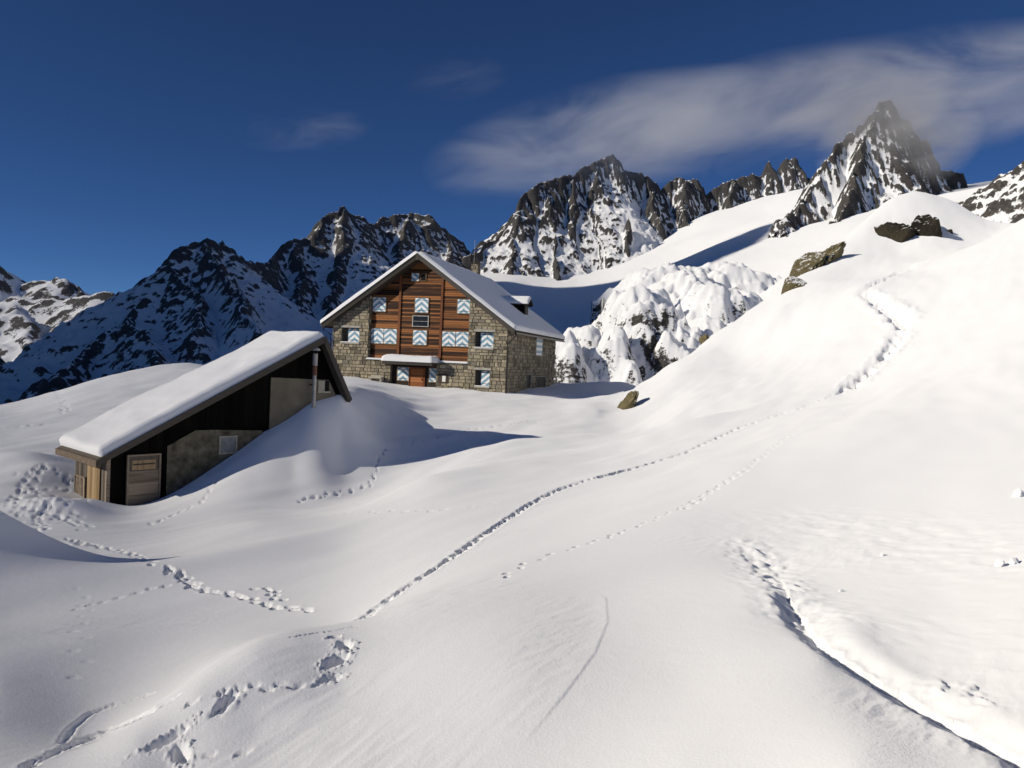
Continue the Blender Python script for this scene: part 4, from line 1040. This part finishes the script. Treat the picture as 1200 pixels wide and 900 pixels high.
c2 = 1 / math.hypot(1, .52); s2 = .52 * c2; LL = (8.04 - ex0) / c2
snow_pad('roof_snow', (8.04 + .05, y0r + .02, 6.15), (-c2, 0, -s2), (0, 1, 0), (-s2, 0, c2), LL - .05, y1r - y0r + .08, 0.38, rL, 0.24, 91, 0.11, over=.05, lump=.2)
c3 = 1 / math.hypot(1, 1.89); s3 = 1.89 * c3
snow_pad('roof_snow', (8.00, y0r + .25, 6.20), (c3, 0, -s3), (0, 1, 0), (s3, 0, c3), 2.45, y1r - y0r - .1, 0.30, rR, 0.25, 92, 0.15)

# ------------------------------------------------------------------ boulders and snow chunks
def boulder(name, label, px, py, D, sx, sy, sz, seed, rot=(0, 0, 0), group=None, mat=None, sub=5):
    c = at(px, py, D)
    if D > 2:
        h_ = hit(np.array([px], float), np.array([py], float))[0]
        if D * .7 < h_[1] < D * 1.3: c = h_
    me = bpy.data.meshes.new(name); bm = bmesh.new(); bmesh.ops.create_icosphere(bm, subdivisions=sub, radius=1.0)
    M3 = Matrix.Rotation(rot[2], 3, 'Z') @ Matrix.Rotation(rot[1], 3, 'Y') @ Matrix.Rotation(rot[0], 3, 'X')
    off = Vector((seed * 3.7, seed * 1.3, seed * 7.1))
    for v in bm.verts:
        n = v.co.normalized()
        q = 1 + .42 * mnoise.noise(n * 1.3 + off) + .30 * (abs(mnoise.noise(n * 2.7 + off)) - .3) + .16 * (abs(mnoise.noise(n * 6 + off)) - .3) + .07 * mnoise.noise(n * 14 + off)
        # flatten facets
        for k in range(5):
            a = Vector((math.sin(seed + k * 2.1), math.cos(seed * 1.7 + k * 1.3), math.sin(seed * .6 + k * 2.9))).normalized()
            dd = n.dot(a) * q
            if dd > .62: q *= .62 / dd * .85 + .15
        p = n * q
        v.co = M3 @ Vector((p.x * sx, p.y * sy, p.z * sz))
    bm.to_mesh(me); bm.free(); me.materials.append(mat or M_BOULDER)
    at_ = me.attributes.new('tone', 'FLOAT', 'POINT'); at_.data.foreach_set('value', [.5 + .5 * mnoise.noise(v.co * (1.2 / max(sx, .3)) + off) for v in me.vertices])
    o = bpy.data.objects.new(name, me); o.location = (c[0], c[1], c[2] - ((.28 if 'dark' in label else .05) * sz if D > 2 else 0)); link(o)
    return tag(o, label, 'boulder' if mat is None else 'snow chunk', group)
M_DARKROCK = snowcap(stone_mat('dark_wet_boulder', [(0.012, 0.011, 0.010), (0.06, 0.05, 0.033)]), 0.74)
ob = boulder('boulder', 'lichen-covered boulder leaning out of the snow at the foot of the right slope', 735, 478, 50, .55, .95, 1.25, 1.0, (0, .55, 0), 'boulders on the snow slope')
boulder('boulder', 'small yellowish boulder on the edge of the right slope', 826, 400, 67.5, .5, .6, .6, 2.0, (0, .3, 0), 'boulders on the snow slope')
boulder('rock_outcrop', 'long brownish rock outcrop at the left edge of the snowy knoll, lower of two', 941, 320, 82, 1.3, 1.8, 3.6, 3.0, (0, .62, .2), 'boulders on the snow slope')
boulder('rock_outcrop', 'brownish rock outcrop near the top left edge of the snowy knoll, upper of two', 967, 307, 84, 1.1, 1.6, 2.8, 4.0, (0, .85, 0), 'boulders on the snow slope')
boulder('rock_outcrop', 'low rock outcrop at the foot of the brownish pair on the slope edge', 928, 338, 80, .9, 1.3, 1.5, 8.0, (0, .7, .3), 'boulders on the snow slope')
for (px, py, D, sx, sy, sz, sd, lab) in ((1050, 274, 90, 2.7, 2.2, 1.9, 5.0, 'dark boulder left of the pair below the knoll top'), (1086, 271, 90, 2.4, 2.2, 2.3, 6.0, 'dark boulder right of the pair below the knoll top'),
                                         (1113, 273, 91, .42, .5, .4, 7.0, 'smallest dark boulder beside the pair on the knoll')):
    boulder('boulder', lab, px, py, D, sx, sy, sz, sd, (0, .2, .3), 'boulders on the snow slope')['category'] = 'boulder'
for o in [o for o in COL.objects if o.name.startswith('boulder') and 'dark' in o.get('label', '')]:
    o.data.materials[0] = M_DARKROCK
P = hit(np.array([1193, 1171, 1188, 1034, 985.0]), np.array([582, 664, 660, 651, 694.0]))
for p, r_, sd, lab in zip(P, (.10, .055, .05, .028, .022), (11, 12, 13, 14, 15), ('white snow lump at the right edge above the pair of lumps', 'left one of two snow lumps near the right edge', 'right one of two snow lumps near the right edge', 'small snow lump on the rippled right slope', 'tiny snow lump beside the wind scoop')):
    o = boulder('snow_chunk', lab, 600, 450, 1, r_, r_ * .9, r_ * 1.05, sd, (0, 0, 0), 'snow lumps on the right slope', M_SNOW, 3)
    o.location = (p[0], p[1], p[2] + r_ * .35)

# ------------------------------------------------------------------ clouds: real volumes drifting past the peaks
def cloud(name, label, a, b, D, hz, hy, dens, seed, scale, cut=0.46, soft=0.2, centre=0.0, stretch=2.4):
    A = at(*a, D); B = at(*b, D); c = (A + B) / 2; L = np.linalg.norm(B - A) / 2
    mt = bpy.data.materials.new(name + '_vapour'); mt.use_nodes = True; n = mt.node_tree.nodes; l = mt.node_tree.links
    for q in list(n):
        if q.type == 'BSDF_PRINCIPLED': n.remove(q)
    out = [q for q in n if q.type == 'OUTPUT_MATERIAL'][0]
    pv = n.new('ShaderNodeVolumePrincipled'); pv.inputs['Color'].default_value = (0.96, 0.96, 0.97, 1); pv.inputs['Anisotropy'].default_value = 0.1
    l.new(pv.outputs[0], out.inputs['Volume'])
    tc = n.new('ShaderNodeTexCoord')
    mp = N(n, 'ShaderNodeMapping'); mp.inputs['Location'].default_value = (seed * 313.1, seed * 73.3, seed * 97.7); mp.inputs['Scale'].default_value = (1 / stretch, 1.0, 1.25); l.new(tc.outputs['Object'], mp.inputs[0])
    t = N(n, 'ShaderNodeTexNoise', Scale=1.0 / scale, Detail=9.0, Roughness=0.66, Distortion=0.7); l.new(mp.outputs[0], t.inputs['Vector'])
    g = ramp(n, l, t.outputs[0], [(cut, 0.0), (cut + soft, 1.0)]).outputs[0]
    sp = n.new('ShaderNodeSeparateXYZ'); l.new(tc.outputs['Object'], sp.inputs[0])
    fac = None
    for i, h in enumerate((L, hy, hz)):
        q = mathn(n, l, 'DIVIDE', sp.outputs[i], h); q = mathn(n, l, 'MULTIPLY', q, q)
        fac = q if fac is None else mathn(n, l, 'ADD', fac, q)
    f = mathn(n, l, 'SUBTRACT', 1.0, fac, clamp=True)
    f = mathn(n, l, 'MULTIPLY', f, g); f = mathn(n, l, 'MULTIPLY', f, dens)
    l.new(f, pv.inputs['Density'])
    me = bpy.data.meshes.new(name); bm = bmesh.new(); bmesh.ops.create_icosphere(bm, subdivisions=3, radius=1.03)
    for v in bm.verts: v.co = Vector((v.co.x * L, v.co.y * hy, v.co.z * hz))
    bm.to_mesh(me); bm.free(); me.materials.append(mt)
    mt.cycles.volume_step_rate = 1.0
    o = bpy.data.objects.new(name, me); o.location = tuple(c)
    d = B - A; o.rotation_euler = Matrix(((1, 0, 0), (0, 1, 0), (0, 0, 1))).to_euler()
    o.rotation_euler = (0, -math.asin(d[2] / np.linalg.norm(d)), math.atan2(d[1], d[0]))
    link(o)
    return tag(o, label, kind='stuff')
cloud('cloud', 'long pale cloud bank streaming past the spire at the upper right', (600, 185), (1420, 62), 720, 62, 70, 0.018, 1, 62, cut=0.43)
cloud('cloud', 'thin cloud streak above the jagged peak', (490, 205), (960, 112), 1480, 110, 120, 0.008, 9, 108, cut=0.42)
cloud('cloud', 'ragged cloud wrapped round the tip of the rock spire', (955, 185), (1150, 150), 690, 48, 48, 0.034, 2, 34, cut=0.38)
cloud('cloud', 'small faint cloud in the blue sky left of centre', (265, 160), (440, 145), 900, 22, 50, 0.005, 3, 40)
cloud('cloud', 'faint wisp high above the hut roof', (470, 100), (600, 85), 900, 22, 50, 0.004, 4, 40)
